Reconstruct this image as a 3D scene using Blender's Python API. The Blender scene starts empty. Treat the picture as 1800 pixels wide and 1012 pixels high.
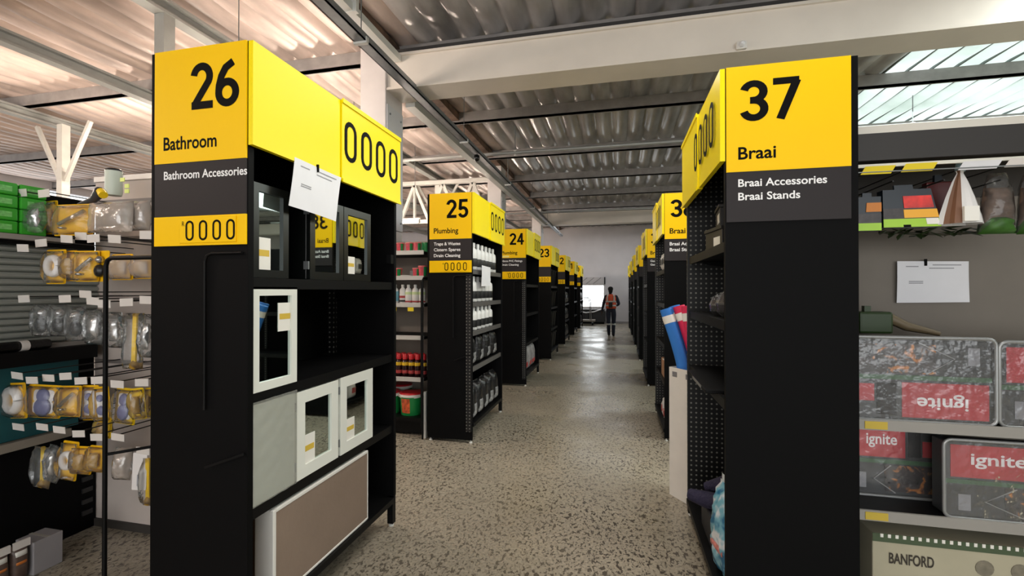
import bpy, bmesh, math, random
from mathutils import Vector, Matrix
random.seed(11)
SC = bpy.context.scene
COL = SC.collection
R = math.radians

# ------------------------------------------------------------------ camera
CAMZ, FPX, YAW, PITCH = 1.6, 800.0, 13.0, 0.3
cam = bpy.data.objects.new('camera', bpy.data.cameras.new('camera'))
COL.objects.link(cam)
cam.location = (0, 0, CAMZ)
cam.rotation_euler = (R(90 + PITCH), 0, R(YAW))
cam.data.sensor_width = 36
cam.data.lens = 36 * FPX / 1800
cam.data.clip_start = 0.02
SC.camera = cam

# ------------------------------------------------------------------ world, lights, exposure
w = bpy.data.worlds.new('sky')
SC.world = w
w.use_nodes = True
bg = w.node_tree.nodes['Background']
bg.inputs[0].default_value = (0.95, 0.98, 1.0, 1)
bg.inputs[1].default_value = 1.8
SC.view_settings.view_transform = 'Standard'
SC.view_settings.look = 'None'
SC.view_settings.gamma = 1
SC.view_settings.use_curve_mapping = False
SC.view_settings.exposure = 0.35
SC.cycles.use_denoising = True
SC.cycles.max_bounces = 8
SC.cycles.transparent_max_bounces = 16
SC.cycles.sample_clamp_indirect = 6


def area(name, loc, rot, sx, sy, power, col):
    l = bpy.data.lights.new(name, 'AREA')
    l.shape = 'RECTANGLE'
    l.size, l.size_y = sx, sy
    l.energy = power
    l.color = col
    o = bpy.data.objects.new(name, l)
    COL.objects.link(o)
    o.location = loc
    o.rotation_euler = rot
    return o


area('skylight_daylight', (6.2, 10, 4.45), (0, 0, 0), 5.5, 8.6, 520, (0.90, 1.0, 0.94))
area('near_skylight_daylight', (6.4, 3.5, 4.45), (0, 0, 0), 5.5, 3.0, 300, (0.95, 1.0, 0.94))  # added out of view to brighten the left fascia
area('aisle_daylight', (0.4, 3.0, 3.97), (0, 0, 0), 2.0, 5.0, 88, (1.0, 0.96, 0.90))  # added fill below the opaque roof, lifts floor and fascias
area('far_daylight', (-0.4, 19.0, 4.4), (0, 0, 0), 4, 3.5, 85, (0.93, 0.97, 1.0))  # added fill below the opaque roof at the far end
area('shopfront_daylight', (1.5, -6.4, 2.4), (R(90), 0, 0), 9, 3.2, 115, (1.0, 0.97, 0.92))  # unseen soft fill added behind the camera

# ------------------------------------------------------------------ materials
MATS = {}


def lin(c):
    out = []
    for v in c[:3]:
        v = v / 255.0
        out.append(v / 12.92 if v <= 0.04045 else ((v + 0.055) / 1.055) ** 2.4)
    return tuple(out) + (1.0,)


def M(name, col=(128, 128, 128), rough=0.5, metal=0.0, emit=0, spec=0.5, var=0.0, vscale=6.0, bump=0.0, bscale=40.0, alpha=1.0):
    if name in MATS:
        return MATS[name]
    m = bpy.data.materials.new(name)
    m.use_nodes = True
    nt = m.node_tree
    b = nt.nodes['Principled BSDF']
    b.inputs['Base Color'].default_value = lin(col)
    b.inputs['Roughness'].default_value = rough
    b.inputs['Metallic'].default_value = metal
    b.inputs['Specular IOR Level'].default_value = spec
    if emit:
        b.inputs['Emission Color'].default_value = lin(col)
        b.inputs['Emission Strength'].default_value = emit
    if alpha < 1:
        b.inputs['Alpha'].default_value = alpha
    if var or bump:
        tc = nt.nodes.new('ShaderNodeTexCoord')
        n = nt.nodes.new('ShaderNodeTexNoise')
        n.inputs['Scale'].default_value = vscale
        n.inputs['Detail'].default_value = 4
        nt.links.new(tc.outputs['Object'], n.inputs['Vector'])
        if var:
            hsv = nt.nodes.new('ShaderNodeHueSaturation')
            mp = nt.nodes.new('ShaderNodeMapRange')
            mp.inputs['From Min'].default_value = 0.3
            mp.inputs['From Max'].default_value = 0.7
            mp.inputs['To Min'].default_value = 1 - var
            mp.inputs['To Max'].default_value = 1 + var
            nt.links.new(n.outputs['Fac'], mp.inputs['Value'])
            nt.links.new(mp.outputs['Result'], hsv.inputs['Value'])
            hsv.inputs['Color'].default_value = lin(col)
            nt.links.new(hsv.outputs['Color'], b.inputs['Base Color'])
        if bump:
            n2 = nt.nodes.new('ShaderNodeTexNoise')
            n2.inputs['Scale'].default_value = bscale
            n2.inputs['Detail'].default_value = 3
            nt.links.new(tc.outputs['Object'], n2.inputs['Vector'])
            bm_ = nt.nodes.new('ShaderNodeBump')
            bm_.inputs['Strength'].default_value = bump
            bm_.inputs['Distance'].default_value = 0.02
            nt.links.new(n2.outputs['Fac'], bm_.inputs['Height'])
            nt.links.new(bm_.outputs['Normal'], b.inputs['Normal'])
    MATS[name] = m
    return m


def clear_mat(name, col=(235, 240, 240), thru=0.9, rough=0.12):
    """thin clear plastic: mostly see-through, faint haze, glossy glints on the creases"""
    if name in MATS:
        return MATS[name]
    m = bpy.data.materials.new(name)
    m.use_nodes = True
    nt = m.node_tree
    out = nt.nodes['Material Output']
    nt.nodes.remove(nt.nodes['Principled BSDF'])
    d = nt.nodes.new('ShaderNodeBsdfDiffuse')
    d.inputs[0].default_value = lin(col)
    g = nt.nodes.new('ShaderNodeBsdfGlossy')
    g.inputs[0].default_value = (1, 1, 1, 1)
    g.inputs['Roughness'].default_value = rough
    t = nt.nodes.new('ShaderNodeBsdfTransparent')
    t.inputs[0].default_value = (0.97, 0.97, 0.97, 1)
    mx = nt.nodes.new('ShaderNodeMixShader')
    mx.inputs[0].default_value = 1 - thru
    nt.links.new(t.outputs[0], mx.inputs[1])
    nt.links.new(d.outputs[0], mx.inputs[2])
    tc = nt.nodes.new('ShaderNodeTexCoord')
    n2 = nt.nodes.new('ShaderNodeTexNoise')
    n2.inputs['Scale'].default_value = 25
    nt.links.new(tc.outputs['Object'], n2.inputs['Vector'])
    bm_ = nt.nodes.new('ShaderNodeBump')
    bm_.inputs['Strength'].default_value = 0.35
    bm_.inputs['Distance'].default_value = 0.02
    nt.links.new(n2.outputs['Fac'], bm_.inputs['Height'])
    nt.links.new(bm_.outputs['Normal'], g.inputs['Normal'])
    lw = nt.nodes.new('ShaderNodeFresnel')
    lw.inputs[0].default_value = 1.4
    nt.links.new(bm_.outputs['Normal'], lw.inputs['Normal'])
    m2 = nt.nodes.new('ShaderNodeMixShader')
    nt.links.new(lw.outputs[0], m2.inputs[0])
    nt.links.new(mx.outputs[0], m2.inputs[1])
    nt.links.new(g.outputs[0], m2.inputs[2])
    nt.links.new(m2.outputs[0], out.inputs[0])
    MATS[name] = m
    return m


def floor_mat():
    m = bpy.data.materials.new('speckled_concrete')
    m.use_nodes = True
    nt = m.node_tree
    b = nt.nodes['Principled BSDF']
    tc = nt.nodes.new('ShaderNodeTexCoord')
    mp = nt.nodes.new('ShaderNodeMapping')
    mp.inputs['Scale'].default_value = (1.0, 0.62, 1)
    mp.inputs['Rotation'].default_value = (0, 0, 0.25)
    nt.links.new(tc.outputs['Object'], mp.inputs['Vector'])

    def noise(scale, det, vec=None, rough=0.5, dist=0.0):
        n = nt.nodes.new('ShaderNodeTexNoise')
        n.inputs['Scale'].default_value = scale
        n.inputs['Detail'].default_value = det
        n.inputs['Roughness'].default_value = rough
        n.inputs['Distortion'].default_value = dist
        nt.links.new(vec or tc.outputs['Object'], n.inputs['Vector'])
        return n.outputs['Fac']

    def ramp(src, p0, p1, c0, c1):
        r = nt.nodes.new('ShaderNodeValToRGB')
        r.color_ramp.elements[0].position = p0
        r.color_ramp.elements[1].position = p1
        r.color_ramp.elements[0].color = c0
        r.color_ramp.elements[1].color = c1
        nt.links.new(src, r.inputs[0])
        return r.outputs[0]

    def mix(fac, a, bb, mode='MIX'):
        x = nt.nodes.new('ShaderNodeMixRGB')
        x.blend_type = mode
        if isinstance(fac, float):
            x.inputs[0].default_value = fac
        else:
            nt.links.new(fac, x.inputs[0])
        for i, s in ((1, a), (2, bb)):
            if isinstance(s, tuple):
                x.inputs[i].default_value = s
            else:
                nt.links.new(s, x.inputs[i])
        return x.outputs[0]
    W, K = (1, 1, 1, 1), (0, 0, 0, 1)
    base = ramp(noise(0.7, 5), 0.3, 0.72, lin((146, 137, 121)), lin((174, 165, 147)))
    fine = ramp(noise(60, 4), 0.3, 0.7, (0.72, 0.72, 0.72, 1), (1.12, 1.12, 1.12, 1))
    base = mix(1.0, base, fine, 'MULTIPLY')
    fl = ramp(noise(42, 2.5, mp.outputs[0], 0.55, 0.6), 0.545, 0.60, K, W)
    fl2 = ramp(noise(66, 2, mp.outputs[0], 0.5, 0.4), 0.62, 0.66, K, W)
    dens = ramp(noise(0.55, 2), 0.32, 0.6, (0.45, 0.45, 0.45, 1), W)
    flm = mix(1.0, mix(1.0, fl, fl2, 'LIGHTEN'), dens, 'MULTIPLY')
    col = mix(flm, base, lin((66, 59, 52)))
    nt.links.new(col, b.inputs['Base Color'])
    rr = ramp(noise(1.3, 4), 0.3, 0.7, (0.17, 0.17, 0.17, 1), (0.45, 0.45, 0.45, 1))
    nt.links.new(rr, b.inputs['Roughness'])
    bp = nt.nodes.new('ShaderNodeBump')
    bp.inputs['Strength'].default_value = 0.25
    bp.inputs['Distance'].default_value = 0.004
    nt.links.new(noise(30, 3), bp.inputs['Height'])
    nt.links.new(bp.outputs[0], b.inputs['Normal'])
    return m


def perforated_mat():
    m = bpy.data.materials.new('perforated_black_steel')
    m.use_nodes = True
    nt = m.node_tree
    b = nt.nodes['Principled BSDF']
    b.inputs['Roughness'].default_value = 0.45
    tc = nt.nodes.new('ShaderNodeTexCoord')
    sep = nt.nodes.new('ShaderNodeSeparateXYZ')
    nt.links.new(tc.outputs['Object'], sep.inputs[0])

    def mth(op, a, bb=None):
        n = nt.nodes.new('ShaderNodeMath')
        n.operation = op
        for i, s in enumerate((a, bb)):
            if s is None:
                continue
            if isinstance(s, (int, float)):
                n.inputs[i].default_value = s
            else:
                nt.links.new(s, n.inputs[i])
        return n.outputs[0]
    hx = mth('ADD', sep.outputs[0], sep.outputs[1])

    def cell(v):
        f = mth('FRACT', mth('MULTIPLY', v, 1 / 0.034))
        return mth('POWER', mth('SUBTRACT', f, 0.5), 2)
    d = mth('ADD', cell(hx), cell(sep.outputs[2]))
    hole = mth('LESS_THAN', d, 0.035)
    mx = nt.nodes.new('ShaderNodeMixRGB')
    mx.inputs[1].default_value = lin((5, 5, 6))
    mx.inputs[2].default_value = lin((125, 123, 118))
    nt.links.new(hole, mx.inputs[0])
    nt.links.new(mx.outputs[0], b.inputs['Base Color'])
    return m


def fire_mat():
    m = bpy.data.materials.new('printed_fire_photo')
    m.use_nodes = True
    nt = m.node_tree
    b = nt.nodes['Principled BSDF']
    b.inputs['Roughness'].default_value = 0.25
    tc = nt.nodes.new('ShaderNodeTexCoord')
    n = nt.nodes.new('ShaderNodeTexNoise')
    n.inputs['Scale'].default_value = 16
    n.inputs['Detail'].default_value = 5
    n.inputs['Distortion'].default_value = 1.0
    nt.links.new(tc.outputs['Object'], n.inputs['Vector'])
    r = nt.nodes.new('ShaderNodeValToRGB')
    e = r.color_ramp.elements
    e[0].position, e[0].color = 0.35, lin((28, 26, 28))
    e[1].position, e[1].color = 0.78, lin((250, 205, 130))
    x = e.new(0.55)
    x.color = lin((70, 60, 58))
    x = e.new(0.64)
    x.color = lin((205, 130, 60))
    nt.links.new(n.outputs['Fac'], r.inputs[0])
    nt.links.new(r.outputs[0], b.inputs['Base Color'])
    return m


def sheet_mat(name, col, rough, metal):
    """roof sheet: stained corrugated metal"""
    m = bpy.data.materials.new(name)
    m.use_nodes = True
    nt = m.node_tree
    b = nt.nodes['Principled BSDF']
    b.inputs['Metallic'].default_value = metal
    b.inputs['Roughness'].default_value = rough
    tc = nt.nodes.new('ShaderNodeTexCoord')
    mp = nt.nodes.new('ShaderNodeMapping')
    mp.inputs['Scale'].default_value = (1, 0.25, 1)
    nt.links.new(tc.outputs['Object'], mp.inputs[0])
    n = nt.nodes.new('ShaderNodeTexNoise')
    n.inputs['Scale'].default_value = 3.5
    n.inputs['Detail'].default_value = 6
    nt.links.new(mp.outputs[0], n.inputs['Vector'])
    r = nt.nodes.new('ShaderNodeValToRGB')
    r.color_ramp.elements[0].position = 0.3
    r.color_ramp.elements[1].position = 0.62
    r.color_ramp.elements[0].color = lin([c * 0.74 for c in col])
    r.color_ramp.elements[1].color = lin(col)
    nt.links.new(n.outputs['Fac'], r.inputs[0])
    nt.links.new(r.outputs[0], b.inputs['Base Color'])
    return m


def skylight_mat():
    m = bpy.data.materials.new('translucent_roof_sheet')
    m.use_nodes = True
    nt = m.node_tree
    out = nt.nodes['Material Output']
    b = nt.nodes['Principled BSDF']
    b.inputs['Base Color'].default_value = lin((200, 215, 205))
    b.inputs['Roughness'].default_value = 0.35
    t = nt.nodes.new('ShaderNodeBsdfTranslucent')
    tc = nt.nodes.new('ShaderNodeTexCoord')
    n = nt.nodes.new('ShaderNodeTexNoise')
    n.inputs['Scale'].default_value = 1.2
    n.inputs['Detail'].default_value = 5
    nt.links.new(tc.outputs['Object'], n.inputs['Vector'])
    r = nt.nodes.new('ShaderNodeValToRGB')
    r.color_ramp.elements[0].position = 0.3
    r.color_ramp.elements[1].position = 0.7
    r.color_ramp.elements[0].color = lin((190, 206, 196))
    r.color_ramp.elements[1].color = lin((236, 246, 241))
    nt.links.new(n.outputs['Fac'], r.inputs[0])
    nt.links.new(r.outputs[0], t.inputs[0])
    mx = nt.nodes.new('ShaderNodeMixShader')
    mx.inputs[0].default_value = 0.3
    nt.links.new(t.outputs[0], mx.inputs[1])
    nt.links.new(b.outputs[0], mx.inputs[2])
    nt.links.new(mx.outputs[0], out.inputs[0])
    return m


FLOOR = floor_mat()
PERF = perforated_mat()
FIRE = fire_mat()
BLACK = M('black_powder_coat', (6, 6, 7), 0.5, spec=0.2)
BLACKM = M('black_matt_panel', (4, 4, 5), 0.65, spec=0.12)
DARKGREY = M('charcoal_sign', (44, 40, 41), 0.5, spec=0.2)
YELLOW = M('yellow_sign', (252, 202, 0), 0.42, spec=0.18, var=0.02, vscale=2)  # deeper yellow: the weaker light on the end faces is in the colour
YELLOWB = M('yellow_fascia', (255, 230, 0), 0.32, spec=0.25)  # brighter yellow: the stronger light on the aisle side is in the colour
INK = M('black_ink', (10, 9, 9), 0.6, spec=0.08)
WHITEINK = M('white_ink', (240, 240, 240), 0.5)
WHITE = M('white_paint', (226, 222, 216), 0.5, var=0.04)
PAPER = M('white_paper', (232, 232, 236), 0.6, var=0.03)
GREYINK = M('grey_ink', (150, 150, 155), 0.6)
STEEL = M('galvanised_steel', (140, 144, 146), 0.4, 0.6, var=0.15)
PURLIN = M('grey_purlin', (150, 146, 144), 0.55, 0.2, var=0.15)
BEAM = M('white_beam', (228, 220, 210), 0.55, var=0.05, vscale=2)
COLM = M('column_paint', (212, 206, 204), 0.6, var=0.06, vscale=3)
TRUSS = M('truss_paint', (205, 203, 196), 0.5, var=0.05)
TRUSSG = M('truss_paint_grey', (150, 152, 148), 0.5, var=0.08)
RUST = M('rusty_gutter', (110, 88, 74), 0.8, 0.2, var=0.4, vscale=9)
SHEET_L = sheet_mat('roof_sheet_cream', (232, 212, 202), 0.45, 0.1)
SHEET_M = sheet_mat('roof_sheet_grey', (206, 203, 202), 0.34, 0.35)
SKY = skylight_mat()
FILM = clear_mat('clear_film', thru=0.93)
FILM2 = clear_mat('clear_plastic_wrap', (240, 242, 244), 0.965, 0.1)
MIRROR = M('mirror_glass', (200, 212, 208), 0.02, 1.0)
LABELM = M('price_label_card', (226, 220, 214), 0.5)
TAGY = M('price_tag_yellow', (240, 215, 40), 0.45)
TUBE = M('lit_tube', (255, 236, 218), 0.4, emit=210)

# ------------------------------------------------------------------ geometry helpers


def V(*a):
    return Vector(a)


class MB:
    def __init__(s):
        s.v, s.f, s.mi, s.sm = [], [], [], []

    def add(s, vs, fs, m=0, smooth=False):
        o = len(s.v)
        s.v += [tuple(p) for p in vs]
        for f in fs:
            s.f.append(tuple(i + o for i in f))
            s.mi.append(m)
            s.sm.append(smooth)
        return s

    def box(s, x0, x1, y0, y1, z0, z1, m=0):
        x0, x1 = min(x0, x1), max(x0, x1)
        y0, y1 = min(y0, y1), max(y0, y1)
        z0, z1 = min(z0, z1), max(z0, z1)
        vs = [(x0, y0, z0), (x1, y0, z0), (x1, y1, z0), (x0, y1, z0), (x0, y0, z1), (x1, y0, z1), (x1, y1, z1), (x0, y1, z1)]
        return s.add(vs, [(0, 3, 2, 1), (4, 5, 6, 7), (0, 1, 5, 4), (1, 2, 6, 5), (2, 3, 7, 6), (3, 0, 4, 7)], m)

    def bar(s, p, q, wx, wy, m=0):
        """square bar between two points"""
        p, q = Vector(p), Vector(q)
        d = (q - p).normalized()
        up = V(0, 0, 1) if abs(d.z) < 0.9 else V(0, 1, 0)
        a = d.cross(up).normalized() * wx / 2
        b = d.cross(a).normalized() * wy / 2
        vs = [p - a - b, p + a - b, p + a + b, p - a + b, q - a - b, q + a - b, q + a + b, q - a + b]
        return s.add(vs, [(0, 1, 2, 3), (7, 6, 5, 4), (0, 4, 5, 1), (1, 5, 6, 2), (2, 6, 7, 3), (3, 7, 4, 0)], m)

    def tube(s, pts, r, n=8, m=0, caps=True, rads=None):
        pts = [Vector(p) for p in pts]
        rings = []
        prev = None
        for i, p in enumerate(pts):
            a = pts[max(i - 1, 0)]
            b = pts[min(i + 1, len(pts) - 1)]
            d = (b - a).normalized()
            if prev is None:
                ref = V(0, 0, 1) if abs(d.z) < 0.9 else V(0, 1, 0)
                u = d.cross(ref).normalized()
            else:
                u = (prev - d * prev.dot(d)).normalized()
            prev = u
            vv = d.cross(u)
            rr = rads[i] if rads else r
            rings.append([p + (u * math.cos(2 * math.pi * k / n) + vv * math.sin(2 * math.pi * k / n)) * rr for k in range(n)])
        vs = [q for ring in rings for q in ring]
        fs = []
        for i in range(len(rings) - 1):
            for k in range(n):
                k2 = (k + 1) % n
                fs.append((i * n + k, i * n + k2, (i + 1) * n + k2, (i + 1) * n + k))
        s.add(vs, fs, m, True)
        if caps:
            s.add(rings[0], [tuple(range(n))[::-1]], m)
            s.add(rings[-1], [tuple(range(n))], m)
        return s

    def lathe(s, prof, c=(0, 0, 0), n=16, m=0, sx=1.0, sy=1.0, smooth=True):
        vs, fs = [], []
        for r, z in prof:
            for k in range(n):
                t = 2 * math.pi * k / n
                vs.append((c[0] + r * sx * math.cos(t), c[1] + r * sy * math.sin(t), c[2] + z))
        for i in range(len(prof) - 1):
            for k in range(n):
                k2 = (k + 1) % n
                fs.append((i * n + k, i * n + k2, (i + 1) * n + k2, (i + 1) * n + k))
        s.add(vs, fs, m, smooth)
        L = (len(prof) - 1) * n
        s.add(vs[:n], [tuple(range(n))[::-1]], m)
        s.add(vs[L:], [tuple(range(n))], m)
        return s

    def pillow(s, w, h, t, nu=8, nv=8, c=(0, 0, 0), px=2.5, m=0, wob=0.0, top=1.0):
        """bag in the XZ plane, base at c, facing -Y"""
        vs, fs = [], []
        for side in (-1, 1):
            o = len(vs)
            for j in range(nv + 1):
                for i in range(nu + 1):
                    a, b = 2 * i / nu - 1, 2 * j / nv - 1
                    th = max(0, (1 - abs(a) ** px)) ** 0.6 * max(0, (1 - abs(b) ** px)) ** 0.6
                    k = 1 + (top - 1) * (j / nv)
                    wx = wob * (random.random() - 0.5) if 0 < i < nu and 0 < j < nv else 0
                    vs.append((c[0] + a * w / 2 * k, c[1] + side * (t / 2 * th + 0.0008) + wx, c[2] + (b + 1) / 2 * h))
            for j in range(nv):
                for i in range(nu):
                    q = (o + j * (nu + 1) + i, o + j * (nu + 1) + i + 1, o + (j + 1) * (nu + 1) + i + 1, o + (j + 1) * (nu + 1) + i)
                    fs.append(q if side < 0 else q[::-1])
        n1 = (nu + 1) * (nv + 1)
        rim = [i for i in range(nu + 1)] + [j * (nu + 1) + nu for j in range(1, nv + 1)] + [nv * (nu + 1) + i for i in range(nu - 1, -1, -1)] + [j * (nu + 1) for j in range(nv - 1, 0, -1)]
        for i in range(len(rim)):
            a, b = rim[i], rim[(i + 1) % len(rim)]
            fs.append((b, a, a + n1, b + n1))
        return s.add(vs, fs, m, True)

    def prism(s, poly, y0, y1, m=0):
        """polygon (x,z) extruded along Y"""
        n = len(poly)
        vs = [(x, y0, z) for x, z in poly] + [(x, y1, z) for x, z in poly]
        fs = [tuple(range(n)), tuple(range(2 * n - 1, n - 1, -1))]
        fs += [((i + 1) % n, i, i + n, (i + 1) % n + n) for i in range(n)]
        return s.add(vs, fs, m)

    def rrect(s, x0, x1, z0, z1, y0, y1, r, m=0, n=4):
        pts = []
        for cx, cz, a0 in ((x1 - r, z1 - r, 0), (x0 + r, z1 - r, 90), (x0 + r, z0 + r, 180), (x1 - r, z0 + r, 270)):
            for k in range(n + 1):
                t = R(a0 + 90 * k / n)
                pts.append((cx + r * math.cos(t), cz + r * math.sin(t)))
        return s.prism(pts[::-1], y0, y1, m)

    def xf(s, mat):
        s.v = [tuple(mat @ Vector(p)) for p in s.v]
        return s

    def mesh(s, name, mats, org=(0, 0, 0)):
        me = bpy.data.meshes.new(name)
        me.from_pydata([(p[0] - org[0], p[1] - org[1], p[2] - org[2]) for p in s.v], [], s.f)
        for m in (mats if isinstance(mats, (list, tuple)) else [mats]):
            me.materials.append(m)
        me.polygons.foreach_set('material_index', s.mi)
        me.polygons.foreach_set('use_smooth', s.sm)
        me.update()
        return me

    def build(s, name, mats, parent=None, org=None, bevel=0.0):
        if org is None:
            org = tuple(parent['_org']) if parent is not None else (0, 0, 0)
        o = bpy.data.objects.new(name, s.mesh(name, mats, org))
        COL.objects.link(o)
        if parent is not None:
            o.parent = parent
            o['_org'] = org
        else:
            o.location = org
            o['_org'] = org
        if bevel:
            md = o.modifiers.new('bevel', 'BEVEL')
            md.width = bevel
            md.segments = 2
            md.limit_method = 'ANGLE'
        return o


def tag(o, label, cat, group=None, kind=None):
    if label:
        o['label'] = label
    if cat:
        o['category'] = cat
    if group:
        o['group'] = group
    if kind:
        o['kind'] = kind
    return o


def thing(name, label, cat, org=(0, 0, 0), group=None):
    o = bpy.data.objects.new(name, None)
    o.empty_display_size = 0.05
    COL.objects.link(o)
    o.location = org
    o['_org'] = tuple(org)
    return tag(o, label, cat, group)


def copy_tree(o, loc, label, rotz=None, parent=None, scale=None):
    c = o.copy()
    COL.objects.link(c)
    if parent is None:
        c.location = loc
        if rotz is not None:
            c.rotation_euler = (0, 0, rotz)
        if scale:
            c.scale = scale
        c['label'] = label
    else:
        c.parent = parent
    for ch in list(o.children):
        copy_tree(ch, None, None, None, c)
    return c


ORD = ['first', 'second', 'third', 'fourth', 'fifth', 'sixth', 'seventh', 'eighth', 'ninth', 'tenth', 'eleventh', 'twelfth', 'thirteenth', 'fourteenth', 'fifteenth']

# pixel of the photograph -> point on a plane of the store
_rot = cam.rotation_euler.to_matrix()


def ray(u, v):
    return _rot @ Vector(((u - 900) / FPX, (506 - v) / FPX, -1))


def atY(u, v, Y):
    d = ray(u, v)
    return V(0, 0, CAMZ) + d * (Y / d.y)


def atX(u, v, X):
    d = ray(u, v)
    return V(0, 0, CAMZ) + d * (X / d.x)


def atZ(u, v, Z):
    d = ray(u, v)
    return V(0, 0, CAMZ) + d * ((Z - CAMZ) / d.z)


# ---- text
_tcache = {}


def text_raw(s, bold):
    k = (s, bold)
    if k in _tcache:
        return _tcache[k]
    cu = bpy.data.curves.new('lettering', 'FONT')
    cu.body = s
    cu.resolution_u = 4
    cu.offset = 0.035 if bold == 2 else (0.018 if bold else 0.0)
    if bold == 2:
        cu.space_character = 1.06
    ob = bpy.data.objects.new('lettering', cu)
    COL.objects.link(ob)
    dg = bpy.context.evaluated_depsgraph_get()
    dg.update()
    me = bpy.data.meshes.new_from_object(ob.evaluated_get(dg))
    vs = [v.co.copy() for v in me.vertices]
    fs = [tuple(p.vertices) for p in me.polygons]
    bpy.data.objects.remove(ob)
    bpy.data.curves.remove(cu)
    bpy.data.meshes.remove(me)
    x0 = min(v.x for v in vs)
    x1 = max(v.x for v in vs)
    y0 = min(v.y for v in vs)
    y1 = max(v.y for v in vs)
    _tcache[k] = ([((v.x - x0) / (x1 - x0), (v.y - y0) / (y1 - y0)) for v in vs], fs)
    return _tcache[k]


def text(s, o, xd, wd, ht, mat, parent, bold=0, nrm=None, updir=(0, 0, 1), name='lettering'):
    """flat print: lower-left corner o, width wd along xd, height ht along updir"""
    vs, fs = text_raw(s, bold)
    o, xd, up = Vector(o), Vector(xd), Vector(updir)
    mb = MB()
    mb.add([o + xd * (a * wd) + up * (b * ht) for a, b in vs], fs)
    return mb.build(name, mat, parent)


def zero(o, xd, wd, ht, th, mat, parent, nrm):
    """rounded narrow 0: centre o"""
    o, xd, n_, up = Vector(o), Vector(xd), Vector(nrm), V(0, 0, 1)
    def outline(w_, h_):
        r = w_ / 2
        p = []
        for k in range(9):
            t = math.pi * k / 8
            p.append((r * math.cos(t), h_ / 2 - r + r * math.sin(t) * 1.0))
        for k in range(9):
            t = math.pi + math.pi * k / 8
            p.append((r * math.cos(t), -h_ / 2 + r + r * math.sin(t)))
        return p
    a, b = outline(wd, ht), outline(wd - 2 * th, ht - 2 * th)
    n = len(a)
    mb = MB()
    vs = [o + xd * x + up * z for x, z in a] + [o + xd * x + up * z for x, z in b]
    vs2 = [v + n_ * 0.0012 for v in vs]
    fs = []
    for i in range(n):
        j = (i + 1) % n
        fs.append((2 * n + i, 2 * n + j, 3 * n + j, 3 * n + i))
        fs.append((i, 2 * n + i, 2 * n + j, j))
    mb.add(vs + vs2, fs)
    return mb.build('digit', mat, parent)


GLYPH = {}


def _arc(cx, cy, rx, ry, a0, a1, n=14):
    return [(cx + rx * math.cos(R(a0 + (a1 - a0) * k / n)), cy + ry * math.sin(R(a0 + (a1 - a0) * k / n))) for k in range(n + 1)]


GLYPH['0'] = [_arc(.28, .5, .2, .42, 0, 360, 28)]
GLYPH['1'] = [[(.08, .78), (.34, .9), (.34, .9)], [(.36, 1.0), (.36, 0)]]
GLYPH['2'] = [_arc(.285, .70, .195, .22, 172, -32, 16) + [(.12, .11), (.1, .085)], [(.035, .08), (.56, .08)]]
GLYPH['3'] = [_arc(.27, .715, .195, .205, 165, -80, 16) + [(.2, .51)], [(.2, .51)] + _arc(.275, .29, .205, .215, 85, -165, 16)]
GLYPH['4'] = [[(.40, 1.0), (.40, 0)], [(.38, .93), (.09, .30), (.58, .30)], [(.05, .30), (.3, .30)]]
GLYPH['5'] = [[(.53, .92), (.16, .92), (.13, .50)] + _arc(.285, .305, .2, .23, 128, -160, 18)]
GLYPH['6'] = [_arc(.285, .3, .205, .225, 0, 360, 26), [(.082, .33), (.095, .47), (.15, .66), (.25, .83), (.43, .94)]]
GLYPH['7'] = [[(.03, .925), (.535, .925)], [(.49, .93), (.17, 0)]]
GLYPH['8'] = [_arc(.28, .73, .175, .19, 0, 360, 24), _arc(.28, .285, .205, .21, 0, 360, 24)]
GLYPH['9'] = [_arc(.275, .7, .205, .225, 0, 360, 26), [(.478, .67), (.465, .53), (.41, .34), (.31, .17), (.13, .06)]]


def number(s, o, wd, ht, mat, parent, th=0.165):
    """bold numerals facing -Y, lower-left corner o"""
    n = len(s)
    adv = wd / (n * 0.62 - 0.06)
    for k, ch in enumerate(s):
        mb = MB()
        for q, line in enumerate(GLYPH[ch]):
            P = [Vector((a, b)) for a, b in line]
            P = [p for i, p in enumerate(P) if i == 0 or (p - P[i - 1]).length > 1e-5]
            vs = []
            closed = (P[0] - P[-1]).length < 1e-3
            for i, p in enumerate(P):
                a = P[i - 1] if i else (P[-2] if closed else p)
                b = P[i + 1] if i < len(P) - 1 else (P[1] if closed else p)
                t1 = (p - a).normalized() if (p - a).length > 1e-6 else (b - p).normalized()
                t2 = (b - p).normalized() if (b - p).length > 1e-6 else t1
                t = (t1 + t2).normalized()
                nn = Vector((-t.y, t.x))
                f = min(1.6, 1 / max(0.5, abs(nn.dot(Vector((-t1.y, t1.x))))))
                vs += [p + nn * th / 2 * f, p - nn * th / 2 * f]
            mb.add([(o[0] + (k * 0.62 + v.x) * adv, o[1] - 0.0003 * q, o[2] + v.y * ht) for v in vs],
                   [(2 * i, 2 * i + 1, 2 * i + 3, 2 * i + 2) for i in range(len(P) - 1)])
        mb.build('numeral', mat, parent)


# ------------------------------------------------------------------ structure
XL, XR = -1.48, 0.49
DL, DR = 0.50, 0.54
LROWS = [(26, 1.58), (25, 4.55), (24, 7.46), (23, 10.4), (22, 13.3), (21, 16.2), (20, 19.0)]
RROWS = [(37, 2.28), (38, 5.08), (39, 7.95), (40, 10.8), (41, 13.7), (42, 16.6), (43, 19.4)]
LL, LR = 1.29, 1.20
HX0, HX1, HY0, HY1 = -16.0, 12.8, -7.0, 22.6
ROOF = 4.80


def structure(o):
    o['kind'] = 'structure'
    return o


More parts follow.
